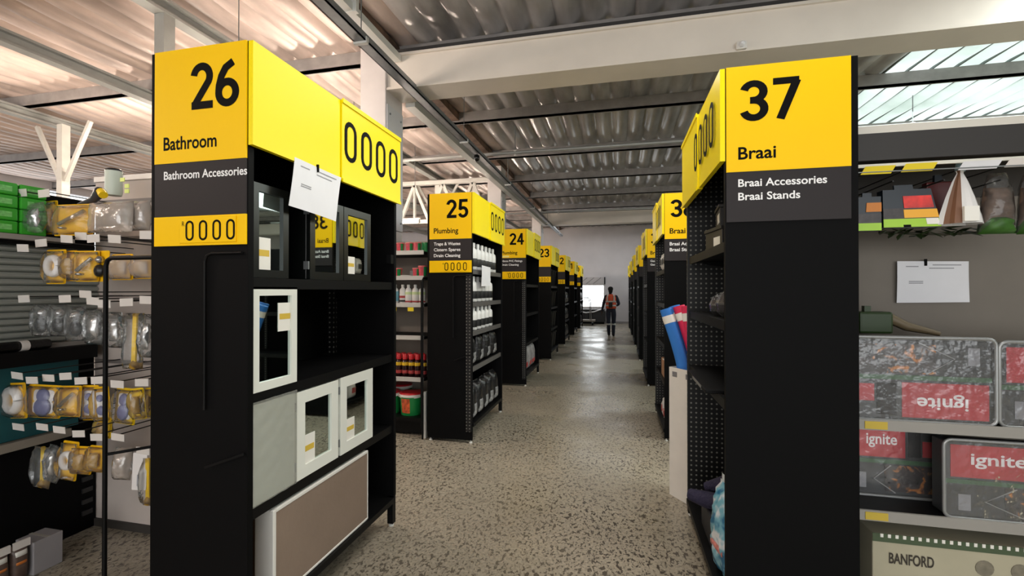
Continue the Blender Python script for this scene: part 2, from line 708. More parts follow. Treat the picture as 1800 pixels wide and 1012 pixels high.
structure(MB().box(HX0, HX1, HY0, HY1, -0.1, 0).build('floor', FLOOR))
WALLM = M('grey_wall', (196, 192, 194), 0.75, var=0.05, vscale=1.5)
WALLR = M('cream_wall', (205, 200, 192), 0.75, var=0.05, vscale=1.5)
mb = MB()
mb.box(HX0 - 0.2, HX0, HY0, HY1, 0, 2.4)
mb.box(HX0 - 0.2, HX0, HY0, HY1, 4.5, 5.2)  # gap below kept open, unseen, to brighten the left ceiling
structure(mb.build('wall_left', WALLM))
structure(MB().box(HX1, HX1 + 0.2, HY0, HY1, 0, 5.2).build('wall_right', WALLR))
# far wall with a window opening
wx0, wx1, wz0, wz1 = -3.2, atY(1062, 505, HY1).x, atY(1040, 540, HY1).z, atY(1040, 500, HY1).z
mb = MB()
mb.box(HX0, wx0, HY1, HY1 + 0.2, 0, 5.2)
mb.box(wx1, HX1, HY1, HY1 + 0.2, 0, 5.2)
mb.box(wx0, wx1, HY1, HY1 + 0.2, 0, wz0)
mb.box(wx0, wx1, HY1, HY1 + 0.2, wz1, 5.2)
structure(mb.build('wall_back', WALLM))
# unseen wall behind the camera, opened to add soft fill light
mb = MB()
mb.box(HX0, -4.5, HY0 - 0.2, HY0, 0, 5.2)
mb.box(7.5, HX1, HY0 - 0.2, HY0, 0, 5.2)
mb.box(-4.5, 7.5, HY0 - 0.2, HY0, 4.2, 5.2)
structure(mb.build('wall_front', WALLM))
structure(MB().box(HX0, HX1, HY1 - 0.02, HY1, 0, 0.1).build('baseboard_back', M('skirting', (140, 136, 134), 0.6)))
# lit window
win = thing('window_1', None, None, (wx0, HY1, wz0))
win['kind'] = 'structure'
GLOW = M('bright_daylight_pane', (246, 252, 255), 0.3, emit=3.5)
MB().box(wx0 + 0.04, wx1 - 0.03, HY1 + 0.06, HY1 + 0.07, wz0 + 0.04, wz1 - 0.04).build('pane', GLOW, win)
fr = MB()
fr.box(wx0, wx1, HY1 + 0.02, HY1 + 0.1, wz0, wz0 + 0.04)
fr.box(wx0, wx1, HY1 + 0.02, HY1 + 0.1, wz1 - 0.04, wz1)
fr.box(wx0, wx0 + 0.04, HY1 + 0.02, HY1 + 0.1, wz0, wz1)
fr.box(wx1 - 0.03, wx1, HY1 + 0.02, HY1 + 0.1, wz0, wz1)
fr.build('window_frame', WHITE, win)
for k in range(4):
    z = wz1 - 0.36 - 0.15 * k
    MB().box(wx1 - 0.95 + 0.05 * (k % 2), wx1 - 0.16, HY1 + 0.052, HY1 + 0.06, z, z + 0.012).build('pane_line', M('pane_line_grey', (165, 180, 190), 0.5), win)
# squiggle of writing in the lower right corner of the bright pane
pts = [(1046, 536), (1048, 531), (1049, 536), (1051, 533), (1053, 535), (1055, 531), (1054, 536), (1057, 534), (1058, 536), (1060, 531)]
pp = [atY(u, v, HY1 + 0.05) for u, v in pts]
MB().tube(pp, 0.012, 6).build('scribble', INK, win)

# roof: sheets and purlins under one ceiling
ceil = bpy.data.objects.new('ceiling', None)
COL.objects.link(ceil)
ceil['_org'] = (0, 0, 0)
ceil['kind'] = 'structure'
PURY = [-5.85, -3.6, -1.35, 0.9, 3.15, 5.4, 7.65, 9.9, 12.15, 14.4, 16.65, 18.9, 21.15]


def roof_sheet(x0, x1, y0, y1, mat, name='roof_sheet', zoff=0.0):
    pitch = 0.3
    nx = max(6, int(round((x1 - x0) / pitch)) * 6)
    ys = []
    y = y0
    while y < y1 - 1e-6:
        ys.append(y)
        y += 0.45
    ys.append(y1)
    vs, fs = [], []
    for y in ys:
        ph = (y - PURY[0]) / 2.25
        sag = 0.03 * abs(math.sin(math.pi * ph))
        for i in range(nx + 1):
            x = x0 + (x1 - x0) * i / nx
            c = abs(math.sin(math.pi * (x - x0) / pitch)) ** 0.75
            vs.append((x, y, ROOF + zoff - 0.075 * c * (0.55 + 0.45 * abs(math.sin(math.pi * ph))) - sag))
    n1 = nx + 1
    for j in range(len(ys) - 1):
        for i in range(nx):
            fs.append((j * n1 + i, (j + 1) * n1 + i, (j + 1) * n1 + i + 1, j * n1 + i + 1))
    mb = MB()
    mb.add(vs, fs, 0, True)
    o = mb.build(name, mat, ceil)
    if name == 'skylight_sheet':
        for k in range(3):
            xx = x0 + pitch * k
            MB().box(xx - 0.012, xx + 0.012, y0, y1, ROOF - 0.035, ROOF + 0.01).build('lap_strip', M('lap_strip_grey', (120, 128, 126), 0.5), o)
    return o


x = HX0
while x < -3.05:
    roof_sheet(x, x + 0.9, HY0, HY1, SHEET_L)
    x += 0.9
x0m = x
while x < HX1 - 0.05:
    x1 = x + 0.9
    if 3.4 < x < 10.2:
        roof_sheet(x, x1, HY0, 0.9, SHEET_M)
        roof_sheet(x, x1, 0.9, 5.4, SKY, 'skylight_sheet')  # unseen near sheets, made translucent to add light from the right
        roof_sheet(x, x1, 5.4, 14.4, SKY, 'skylight_sheet')
        roof_sheet(x, x1, 14.4, HY1, SHEET_M)
    else:
        roof_sheet(x, x1, HY0, HY1, SHEET_M)
    x = x1
for y in PURY:
    mb = MB()
    mb.box(HX0, HX1, y - 0.035, y + 0.035, 4.56, 4.74)
    mb.box(HX0, HX1, y - 0.035, y + 0.06, 4.56, 4.575)
    mb.build('purlin', PURLIN, ceil)
MB().box(-3.1, -2.72, HY0, HY1, 4.60, 4.72).build('valley_gutter', RUST, ceil)
# small dark roof fixings where sheets lap
# big white beams
for i, (yb, lab) in enumerate(((5.2, 'near'), (16.9, 'far'))):
    mb = MB()
    x0b, x1b = -2.72, HX1
    mb.box(x0b, x1b, yb - 0.2, yb + 0.2, 4.02, 4.05)
    mb.box(x0b, x1b, yb - 0.2, yb + 0.2, 4.42, 4.45)
    mb.box(x0b, x1b, yb - 0.17, yb + 0.17, 4.05, 4.42)
    b_ = mb.build('roof_beam', BEAM, None, (0, yb, 4.02))
    tag(b_, ['white steel roof beam crossing the photo behind sign 37', 'pale far roof beam crossing above the end wall'][i], 'beam', 'white roof beams')
    MB().box(x0b, x1b, yb - 0.13, yb + 0.13, 4.45, 4.53).build('top_packer', M('dark_packer', (50, 48, 48), 0.7), b_)
# little sprinkler head / detector on the near beam
c = atY(1303, 80, 4.985)
d_ = thing('beam_sensor', 'small white sensor fixed to the face of the near beam', 'sensor', tuple(c))
MB().box(c.x - 0.05, c.x + 0.05, c.y - 0.02, c.y + 0.015, c.z - 0.04, c.z + 0.04).build('base', WHITE, d_, bevel=0.008)
MB().lathe([(0.03, 0), (0.028, 0.03), (0.012, 0.045)], (0, 0, 0), 12).xf(Matrix.Translation((c.x, c.y - 0.015, c.z)) @ Matrix.Rotation(R(90), 4, 'X')).build('eye', PAPER, d_)

# columns
CLAB = ['large pale column behind sign 26 with a plate on its side', 'pale column standing behind sign 25', 'pale column standing behind sign 24']
for i, y in enumerate((5.2, 10.8, 16.7)):
    cx = -2.88
    root = thing('column', CLAB[i], 'column', (cx, y, 0), 'pale roof columns')
    MB().box(cx - 0.17, cx + 0.17, y - 0.22, y + 0.22, 0, 4.6).build('shaft', COLM, root, bevel=0.01)
    MB().box(cx + 0.17, cx + 0.185, y - 0.2, y + 0.2, 2.35, 3.85).build('cover_plate', M('plate_paint', (205, 204, 206), 0.5), root)
    for zz in (2.45, 3.75):
        for yy in (-0.14, 0.14):
            MB().lathe([(0.014, 0), (0.012, 0.012)], (0, 0, 0), 6).xf(Matrix.Translation((cx + 0.185, y + yy, zz)) @ Matrix.Rotation(R(90), 4, 'Y')).build('bolt', STEEL, root)

# cable tray and white trunking
tr = thing('cable_tray', 'long grey steel cable tray running down the aisle under the roof', 'cable tray', (-2.38, 0, 3.98))
mb = MB()
mb.box(-2.44, -2.32, -2, 20, 3.97, 3.985)
mb.box(-2.44, -2.43, -2, 20, 3.97, 4.04)
mb.box(-2.33, -2.32, -2, 20, 3.97, 4.04)
mb.build('channel', STEEL, tr)
for y in (0.6, 3.9, 6.9, 9.9, 12.9, 15.9, 18.9):
    MB().tube([(-2.38, y, 4.0), (-2.38, y, 4.78)], 0.006, 5).build('hanger_rod', STEEL, tr)
    MB().box(-2.45, -2.31, y - 0.02, y + 0.02, 3.95, 4.01).build('bracket', M('bracket_pale', (200, 202, 200), 0.5), tr)
tr2 = thing('lighting_trunk', 'white trunking with clamps running up to the near roof beam', 'trunking', (-2.56, 0, 4.4))
MB().box(-2.62, -2.52, -1, 5.0, 4.34, 4.42).build('channel', M('trunk_white', (214, 216, 212), 0.4), tr2)
for y in (1.2, 2.6, 4.0):
    MB().box(-2.64, -2.48, y - 0.025, y + 0.025, 4.33, 4.47).build('clamp', M('trunk_white', (214, 216, 212), 0.4), tr2)
MB().box(-2.68, -2.55, 5.45, 16.65, 3.98, 4.12).build('channel', M('trunk_white', (214, 216, 212), 0.4), tr2)
# dome camera
c = atX(838, 270, -2.38)
dc = thing('dome_camera', 'small black security camera under the cable tray', 'camera', (c.x, c.y, 3.9))
MB().lathe([(0.05, 0.0), (0.05, 0.045), (0.02, 0.064)], (c.x, c.y, 3.9), 14).build('mount', BLACK, dc)
MB().lathe([(0.005, -0.055), (0.03, -0.045), (0.047, -0.02), (0.05, 0.0)], (c.x, c.y, 3.9), 14).build('dome', M('dome_black', (10, 10, 12), 0.1), dc)
# pipes along X
for i, (y, z) in enumerate(((8.5, 4.24), (15.0, 4.2))):
    p = thing('sprinkler_pipe', ['thin pale pipe hanging below the roof, the nearer one', 'thin pale pipe hanging below the roof, the farther one'][i], 'pipe', (0, y, z), 'sprinkler pipes')
    MB().tube([(-6, y, z), (10, y, z)], 0.032, 10).build('pipe_run', M('pipe_paint', (176, 178, 176), 0.4, 0.3), p)
    for x in (-1.9, 1.55, 4.6):
        MB().tube([(x, y, z), (x, y, 4.75)], 0.007, 5).build('hanger_rod', STEEL, p)
        MB().lathe([(0.02, -0.07), (0.03, -0.05), (0.015, -0.03), (0.035, 0.035)], (x, y, z), 8).build('clip', WHITE, p)
# hanging wires over the aisle
for i, (u, v0, v1, Y) in enumerate(((722, 0, 140, 4.0), (952, 195, 300, 10.5))):
    pass

# steel in the left hall: girders along Y, posts with knee braces, lattice truss
GL = ['nearest grey roof girder above sign 26', 'middle grey roof girder crossing the upper left corner', 'outer pale roof girder at the far left']
for i, gx in enumerate((-4.5, -6.8, -9.4)):
    g = thing('roof_girder', GL[i], 'girder', (gx, 0, 4.4), 'girders of the left hall')
    MB().box(gx - 0.07, gx + 0.07, HY0, HY1, 4.40, 4.43).build('bottom_flange', TRUSSG, g)
    MB().box(gx - 0.012, gx + 0.012, HY0, HY1, 4.43, 4.54).build('web', TRUSSG, g)
    MB().box(gx - 0.07, gx + 0.07, HY0, HY1, 4.53, 4.56).build('top_flange', TRUSSG, g)
PL = [(-4.5, 3.72, 'slim white roof post rising behind sign 26'), (-4.5, 11.0, 'white post with braces standing behind sign 25'), (-9.15, 5.8, 'white post with knee braces at the far left')]
for px, py, lab in PL:
    p = thing('roof_post', lab, 'post', (px, py, 0), 'posts of the left hall')
    MB().box(px - 0.06, px + 0.06, py - 0.06, py + 0.06, 0, 4.4).build('shaft', TRUSSG if py < 4 else TRUSS, p)
    for s in ((-1, 1) if py > 4 else ()):
        MB().bar((px + s * 0.05, py, 3.45), (px + s * 0.6, py, 4.42), 0.055, 0.055).build('knee_brace', TRUSS, p)
tx = thing('lattice_truss', 'white lattice roof truss behind sign 25', 'truss', (-2.9, 10.8, 3.5))
MB().box(-9.4, -3.07, 10.75, 10.85, 4.28, 4.38).build('top_chord', TRUSS, tx)
MB().box(-9.4, -3.07, 10.75, 10.85, 3.3, 3.4).build('bottom_chord', TRUSS, tx)
for k in range(8):
    xa = -3.1 - k * 0.78
    MB().bar((xa, 10.8, 3.37), (xa - 0.4, 10.8, 4.3), 0.075, 0.075).build('web', TRUSS, tx)
    MB().bar((xa - 0.4, 10.8, 4.3), (xa - 0.78, 10.8, 3.37), 0.075, 0.075).build('web', TRUSS, tx)
for k in range(4):
    xa = -3.45 - k * 1.6
    MB().box(xa - 0.03, xa + 0.03, 10.77, 10.83, 3.38, 4.3).build('upright', TRUSS, tx)

# tube lights of the left hall (emissive; all but one added unseen to brighten the ceiling)
FX = [(-4.05, 3.72, 3.5), (-4.7, 6.75, 3.5), (-4.75, 9.2, 3.1), (-8, 3.75, 3.5), (-8, 6.75, 3.5), (-8, 9.6, 3.4),
      (-5.6, 0.3, 3.5), (-9.5, 0.3, 3.5), (-4.6, -3.0, 3.5), (-8, 12.6, 3.4), (-4.6, 15.4, 3.3), (-5.6, 18.3, 3.3)]
FLAB = ['behind sign 26', 'between the rows of signs 25 and 24', 'glowing between signs 26 and 25', 'high at the far left beyond sign twenty-six', 'at the far left beyond sign twenty-five', 'at the far left beyond sign twenty-four',
        'left of the camera', 'farther left of the camera', 'behind the camera on the left', 'at the far left beyond sign twenty-three', 'to the left of sign twenty-two', 'to the left of sign twenty-one']
for (fx, fy, fz), fl in zip(FX, FLAB):
    f = thing('tube_light', 'lit white tube light hanging ' + fl, 'lamp', (fx, fy, fz), 'tube lights of the left hall')
    MB().box(fx - 0.58, fx + 0.58, fy - 0.012, fy + 0.012, fz + 0.05, fz + 0.08).build('housing', WHITE, f)
    MB().tube([(fx - 0.53, fy, fz), (fx + 0.53, fy, fz)], 0.022, 8).build('lit_tube', TUBE, f)
    for s in (-1, 1):
        MB().box(fx + s * 0.53, fx + s * 0.56, fy - 0.025, fy + 0.025, fz - 0.025, fz + 0.055).build('end_cap', WHITE, f)
        MB().tube([(fx + s * 0.45, fy, fz + 0.08), (fx + s * 0.45, fy, 4.74)], 0.005, 5).build('hanger_rod', STEEL, f)

# ------------------------------------------------------------------ end bays
FOOTM = M('white_foot', (205, 205, 200), 0.4)
RAILM = M('grey_price_rail', (92, 90, 88), 0.4)


NUMW = {26: 'twenty-six', 20: 'twenty', 21: 'twenty-one', 22: 'twenty-two', 23: 'twenty-three', 24: 'twenty-four', 25: 'twenty-five', 37: 'thirty-seven', 38: 'thirty-eight', 39: 'thirty-nine', 40: 'forty', 41: 'forty-one', 42: 'forty-two', 43: 'forty-three'}


def end_bay(num, y0, side, lines, cat_text, shelves, strip, base=0.2, lip=True, pricegap=True, rail=None):
    """shelving bay closing a row; it faces the main aisle. side +1: left row facing +X"""
    L = LL if side > 0 else LR
    D = DL if side > 0 else DR
    Xf = XL if side > 0 else XR
    near = num in (26, 37, 25, 38)
    desc = {26: 'black end bay with yellow sign 26 holding white bathroom cabinets',
            37: 'black end bay with yellow sign 37 at the right of the aisle'}.get(num, 'black shelving end bay under yellow sign %s, %s side of the aisle' % (NUMW[num], 'left' if side > 0 else 'right'))
    root = thing('shelf_end_bay', desc, 'shelving', (Xf - side * D / 2, y0 + L / 2, 0), 'end bays of the left rows' if side > 0 else 'end bays of the right rows')

    def bx(a0, a1, b0, b1, z0, z1, mb=None):
        mb = mb or MB()
        return mb.box(Xf - side * a0, Xf - side * a1, y0 + b0, y0 + b1, z0, z1)
    H = 2.63
    bx(0.0, D, 0, 0.03, 0.03, H).build('end_panel', BLACKM, root)
    bx(0.0, D, L - 0.03, L, base, H).build('side_panel', PERF if side < 0 else BLACKM, root)
    if num in (25, 24):
        bx(0.004, 0.065, -0.005, 0, 0.12, 1.77).build('perforated_strip', PERF, root)
    bx(D - 0.02, D, 0.03, L - 0.03, base, H - 0.03).build('back_panel', PERF if side < 0 else BLACKM, root)
    bx(0.0, D, 0.03, L - 0.03, H - 0.03, H).build('top_panel', BLACKM, root)
    # uprights and feet
    for b0 in (0.03, L - 0.07):
        bx(D - 0.06, D - 0.02, b0, b0 + 0.04, 0, H - 0.03).build('upright', PERF, root)
    bx(0.0, 0.04, L - 0.045, L - 0.005, 0.02, base).build('leg', BLACK, root)
    bx(D - 0.05, D - 0.01, L - 0.045, L - 0.005, 0.02, base).build('leg', BLACK, root)
    for a in (0.02, D - 0.03):
        for b0 in (0.02, L - 0.025):
            MB().lathe([(0.018, 0), (0.018, 0.01), (0.008, 0.014), (0.008, 0.035)], (Xf - side * a, y0 + b0, 0), 8).build('foot', FOOTM, root)
    sh = bx(-0.01, D - 0.02, 0.03, L - 0.03, base - 0.035, base)
    so = sh.build('base_shelf', BLACK, root)
    for z in shelves:
        mb = bx(0.03, D - 0.02, 0.032, L - 0.032, z - 0.03, z)
        so = mb.build('shelf', BLACK, root)
        bx(0.012, 0.03, 0.032, L - 0.032, z - 0.045, z + 0.004).build('price_rail', rail or BLACK, so)
        if near:
            for b0 in (0.034, L - 0.046):
                mb = MB()
                xa, xb = Xf - side * (D - 0.05), Xf - side * 0.1
                mb.add([(xa, y0 + b0, z - 0.03), (xb, y0 + b0, z - 0.03), (xb, y0 + b0, z - 0.045), (xa, y0 + b0, z - 0.11),
                        (xa, y0 + b0 + 0.008, z - 0.03), (xb, y0 + b0 + 0.008, z - 0.03), (xb, y0 + b0 + 0.008, z - 0.045), (xa, y0 + b0 + 0.008, z - 0.11)],
                       [(0, 1, 2, 3), (7, 6, 5, 4), (0, 4, 5, 1), (1, 5, 6, 2), (2, 6, 7, 3), (3, 7, 4, 0)])
                mb.build('shelf_bracket', BLACK, so)
    # fascia over the aisle side
    zf = 2.2
    fas = bx(-0.022, 0, 0.0, L * 0.47, zf, H).build('fascia_panel', YELLOWB, root)
    pp_ = bx(-0.03, 0, L * 0.47 + 0.004, L, zf - 0.005, H + 0.005).build('price_panel', YELLOWB, root)
    bx(-0.037, -0.03, L * 0.47 + 0.004, L, H - 0.012, H + 0.012).build('panel_edge_strip', YELLOWB, pp_)
    bx(-0.037, -0.03, L * 0.47 + 0.004, L, zf - 0.012, zf + 0.008).build('panel_edge_strip', YELLOWB, pp_)
    nrm = (side, 0, 0)
    xd = (0, side, 0)
    if side > 0:
        cs = [L * 0.47 + 0.085 + k * 0.166 for k in range(4)]
        wz = 0.118
    else:
        cs = [L * 0.13 + k * 0.155 for k in range(4)]
        # price panel of the right rows sits at the near end
        wz = 0.105
    for cpos in cs:
        zero((Xf + side * 0.0305 if side > 0 else Xf - 0.0305, y0 + cpos, 2.425), xd, wz, 0.225, 0.026, INK, pp_, nrm)
    # sign on the end panel
    sx0, sx1 = (Xf - D + 0.025, Xf - 0.004) if side > 0 else (Xf + 0.004, Xf + D - 0.03)
    z0y, z0g = 2.145, 1.915
    sg = MB().box(sx0, sx1, y0 - 0.008, y0, z0y, H).build('sign_panel', YELLOW, root)
    ig = MB().box(sx0, sx1, y0 - 0.006, y0, z0g, z0y).build('info_panel', DARKGREY, root)
    yt = y0 - 0.0088
    wS = sx1 - sx0
    if side > 0:
        number(str(num), (sx1 - 0.036 - 0.245, yt, 2.365), 0.245, 0.195, INK, sg)
    else:
        number(str(num), (sx0 + 0.058, yt, 2.375), 0.25, 0.185, INK, sg)
    if cat_text:
        desc_ = 'g' in cat_text
        h = 0.058 * (1.28 if desc_ else 1)
        wd = len(cat_text) * (0.0345 if side > 0 else 0.0315)
        text(cat_text, (sx0 + 0.05, yt, 2.20 - (0.013 if desc_ else 0)), (1, 0, 0), wd, h, INK, sg, 1)
    for k, ln in enumerate(lines):
        n = len(ln)
        dsc = any(ch in ln for ch in 'gpy')
        text(ln, (sx0 + 0.05, y0 - 0.0068, 2.075 - 0.062 * k - (0.008 if dsc else 0)), (1, 0, 0), n * 0.0213, 0.036 * (1.22 if dsc else 1), WHITEINK, ig, 1)
    if strip:
        st = MB().box(sx0, sx1, y0 - 0.008, y0, 1.79, z0g).build('price_strip', YELLOW, root)
        MB().box(sx0 + 0.14, sx1 - 0.045, y0 - 0.013, y0 - 0.008, 1.80, z0g - 0.006).build('number_holder', YELLOW, st, bevel=0.002)
        for k in range(4):
            zero((sx0 + 0.195 + k * 0.069, y0 - 0.0132, 1.852), (1, 0, 0), 0.042, 0.085, 0.0085, INK, st, (0, -1, 0))
        text('R', (sx0 + 0.155, y0 - 0.0138, 1.872), (1, 0, 0), 0.013, 0.02, INK, st, 0)
    return root


S25 = [1.86, 1.53, 1.2, 0.82]
LINES = {26: (['Bathroom Accessories'], 'Bathroom', [1.65, 1.16, 0.68]),
         25: (['Traps & Wastes', 'Cistern Spares', 'Drain Cleaning'], 'Plumbing', [1.82, 1.47, 1.16, 0.78]),
         24: (['50mm PVC Fittings', 'Drain Cleaning'], 'Plumbing', [1.7, 1.2, 0.7]),
         23: ([], '', [1.7, 1.2, 0.7]), 22: ([], '', [1.7, 1.2, 0.7]), 21: ([], '', [1.7, 1.2, 0.7]), 20: ([], '', [1.7, 1.2, 0.7])}
BAY = {}
for num, y0 in LROWS:
    ln, ct, shv = LINES[num]
    BAY[num] = end_bay(num, y0, 1, ln, ct, shv, True, rail=RAILM if num == 25 else None)
RL = {37: (['Braai Accessories', 'Braai Stands'], 'Braai', [1.83, 1.45, 1.07]),
      38: (['Braai Accessories', 'Braai Stands'], 'Braai', [1.83, 1.45, 1.0, 0.6]),
      39: (['Gas Accessories', 'Gas Cylinders'], 'Braai', [1.7, 1.2, 0.7])}
for num, y0 in RROWS:
    ln, ct, shv = RL.get(num, ([], '', [1.7, 1.2, 0.7]))
    BAY[num] = end_bay(num, y0, -1, ln, ct, shv, False, base=0.12)

# tubular side frames next to the end panels
for num, y0, ext in ((26, 1.58, 0.27), (25, 4.55, 0.06), (24, 7.46, 0.05)):
    rt = BAY[num]
    xe = XL - DL
    pts = [(xe, y0 + 0.01, 1.745), (xe - ext + 0.03, y0 + 0.01, 1.745), (xe - ext + 0.009, y0 + 0.01, 1.735), (xe - ext, y0 + 0.01, 1.712), (xe - ext, y0 + 0.01, 0)]
    MB().tube(pts, 0.0095, 8).build('side_frame', BLACK, rt)
    if num == 26:
        MB().tube([(xe - ext, y0 + 0.01, 0.86), (xe, y0 + 0.36, 0.86)], 0.007, 6).build('side_arm', BLACK, rt)
    ya = y0 - 0.01
    pts = [(XL - 0.02, ya, 1.755), (XL - 0.17, ya, 1.755), (XL - 0.195, ya, 1.745), (XL - 0.205, ya, 1.72), (XL - 0.205, ya, 1.1)]
    MB().tube(pts, 0.006, 6).build('panel_rail', BLACK, rt)
    MB().bar((XL - 0.2, ya, 0.86), (XL - 0.01, ya, 0.93), 0.01, 0.01).build('panel_arm', BLACK, rt)
# latch on the far inside of bay 26
c = (XL - 0.015, 1.58 + LL - 0.05)
MB().box(c[0] - 0.02, c[0] + 0.012, c[1] - 0.02, c[1] + 0.02, 1.78, 1.84).build('latch', BLACK, BAY[26])

# ------------------------------------------------------------------ gondola rows behind the end bays
GREYP = M('beige_back_panel', (168, 160, 150), 0.7, var=0.04)
SHELFG = M('pale_shelf_edge', (196, 196, 192), 0.45)


def gondola(num, y0, side, x_in, length, shelves_front, label, top=2.3, edge=None, spine=0.64, fd=0.56, pale=True):
    L = LL if side > 0 else LR
    s = -1 if side > 0 else 1
    x_out = x_in + s * length
    xa, xb = min(x_in, x_out), max(x_in, x_out)
    root = thing('gondola_shelving', label, 'shelving', ((xa + xb) / 2, y0 + L / 2, 0), 'gondola rows')
    ys = y0 + spine
    MB().box(xa, xb, ys - 0.015, ys + 0.015, 0.1, top).build('back_panel', GREYP if pale else BLACKM, root)
    n = int(length / 1.0) + 1
    for i in range(n + 1):
        xx = xa + (xb - xa) * i / n
        MB().box(xx - 0.02, xx + 0.02, ys - 0.04, ys + 0.04, 0, top + 0.02).build('upright', PERF, root)
    mb = MB()
    mb.box(xa, xb, ys - fd, ys + fd, 0.16, 0.2)
    mb.box(xa, xb, ys - fd + 0.05, ys + fd - 0.05, 0.02, 0.16)
    mb.build('base_shelf', BLACK, root)
    for z in shelves_front:
        so = MB().box(xa, xb, ys - fd + 0.03, ys - 0.02, z - 0.03, z).build('shelf', BLACK, root)
        MB().box(xa, xb, ys - fd + 0.018, ys - fd + 0.03, z - 0.035, z + 0.012).build('price_rail', edge or SHELFG, so)
        so = MB().box(xa, xb, ys + 0.02, ys + fd - 0.03, z - 0.03, z).build('shelf', BLACK, root)
        MB().box(xa, xb, ys + fd - 0.03, ys + fd - 0.018, z - 0.035, z + 0.012).build('price_rail', edge or SHELFG, so)
    return root


xin = XL - DL - 0.09
G25 = gondola(25, 4.55, 1, xin, 3.6, [2.03, 1.75, 1.45, 1.09, 0.63], 'pale shelving row of tubs and bottles left of sign 25', top=2.2)
for num, y0 in LROWS[2:]:
    gondola(num, y0, 1, xin, 3.6, [1.75, 1.3, 0.75], 'dark shelving row running left from sign %s' % NUMW[num], top=2.2, edge=BLACK, pale=False)
xinr = XR + DR + 0.04
for num, y0 in RROWS[1:]:
    gondola(num, y0, -1, xinr, 3.6, [1.75, 1.3, 0.75], 'dark shelving row running right from sign %s' % NUMW[num], top=2.2, edge=BLACK, pale=False, spine=0.6)
# pale leg and black frame at the right end of the shelving row 25
MB().box(-2.045, -2.02, 4.60, 4.63, 0, 0.5).build('upright', SHELFG, G25)
MB().tube([(-2.06, 4.57, 0.1), (-2.06, 4.57, 1.69)], 0.008, 6).build('side_frame', BLACK, G25)

# ------------------------------------------------------------------ goods in end bay 26 (facing the aisle)
CABW = M('white_cabinet', (228, 230, 222), 0.35)
CABB = M('black_cabinet', (14, 16, 15), 0.3)
STICK = M('sticker_white', (236, 234, 226), 0.5)
STICKY = M('sticker_yellow', (214, 182, 70), 0.5)


def cabinet(name, label, Yn, Yf, z0, z1, depth, body, doors, sticker=None, hinge=None, xfront=XL - 0.012, frame=0.055, group='boxed bathroom cabinets', turn=0.0):
    """mirror cabinet with its doors towards +X"""
    yc = (Yn + Yf) / 2
    org = (xfront - depth / 2, yc, z0)
    root = thing(name, label, 'cabinet', org, group)
    MB().box(xfront - depth, xfront - 0.02, Yn, Yf, z0, z1).build('body', body, root, bevel=0.004)
    n = len(doors)
    for k in range(n):
        ya = Yn + (Yf - Yn) * k / n + 0.003
        yb = Yn + (Yf - Yn) * (k + 1) / n - 0.003
        if doors[k] == 'plain':
            d = MB().box(xfront - 0.02, xfront, ya, yb, z0, z1).build('door', body, root, bevel=0.004)
            continue
        fr = frame
        mb = MB()
        mb.box(xfront - 0.02, xfront, ya, ya + fr, z0, z1)
        mb.box(xfront - 0.02, xfront, yb - fr, yb, z0, z1)
        mb.box(xfront - 0.02, xfront, ya + fr, yb - fr, z0, z0 + fr)
        mb.box(xfront - 0.02, xfront, ya + fr, yb - fr, z1 - fr, z1)
        d = mb.build('door', body, root)
        MB().box(xfront - 0.018, xfront - 0.01, ya + fr, yb - fr, z0 + fr, z1 - fr).build('mirror', MIRROR, d)
        if sticker and k in sticker:
            sy, sz, sw, sh = sticker[k]
            MB().box(xfront - 0.0095, xfront - 0.008, ya + fr + sy, ya + fr + sy + sw, z0 + fr + sz, z0 + fr + sz + sh).build('sticker', STICK, d)
            MB().box(xfront - 0.0079, xfront - 0.0072, ya + fr + sy + 0.008, ya + fr + sy + sw - 0.008, z0 + fr + sz + sh * 0.42, z0 + fr + sz + sh * 0.62).build('sticker_band', STICKY, d)
    for zz in (z0 + 0.07, z1 - 0.07):
        MB().box(xfront - 0.03, xfront - 0.002, Yn - 0.008, Yn, zz - 0.02, zz + 0.02).build('hinge', STEEL, root)
    return root


def yat(u, X=XL):
    return atX(u, 500, X).y


Y26 = 1.58
cabinet('mirror_cabinet', 'narrow black mirrored cabinet on the top shelf near sign 26', Y26 + 0.035, yat(512), 1.655, 2.06, 0.2, CABB, ['m'], {0: (0.0, 0.0, 0.075, 0.14)}, frame=0.035)
cabinet('mirror_cabinet', 'wide black two-door mirrored cabinet on the top shelf behind the paper', yat(548), yat(655), 1.655, 2.07, 0.2, CABB, ['m', 'm'], {1: (0.0, 0.0, 0.08, 0.10)}, frame=0.04)
cabinet('mirror_cabinet', 'white mirrored cabinet reflecting pool noodles on the middle shelf', Y26 + 0.035, yat(527), 1.165, 1.615, 0.16, CABW, ['m'], {0: (0.12, 0.21, 0.085, 0.13)}, frame=0.038)
cabinet('plain_cabinet', 'plain white cabinet in plastic wrap on the lower shelf', Y26 + 0.035, yat(524), 0.685, 1.125, 0.17, CABW, ['plain'])
cabinet('mirror_cabinet', 'white mirrored cabinet in the middle of the lower shelf', yat(525.5), yat(599), 0.685, 1.11, 0.17, CABW, ['m'], {0: (0.0, 0.0, 0.085, 0.14)}, frame=0.06)
cabinet('mirror_cabinet', 'white mirrored cabinet at the far end of the lower shelf', yat(602), yat(659), 0.685, 1.115, 0.15, CABW, ['m'], {0: (0.0, 0.0, 0.09, 0.12)}, frame=0.06)
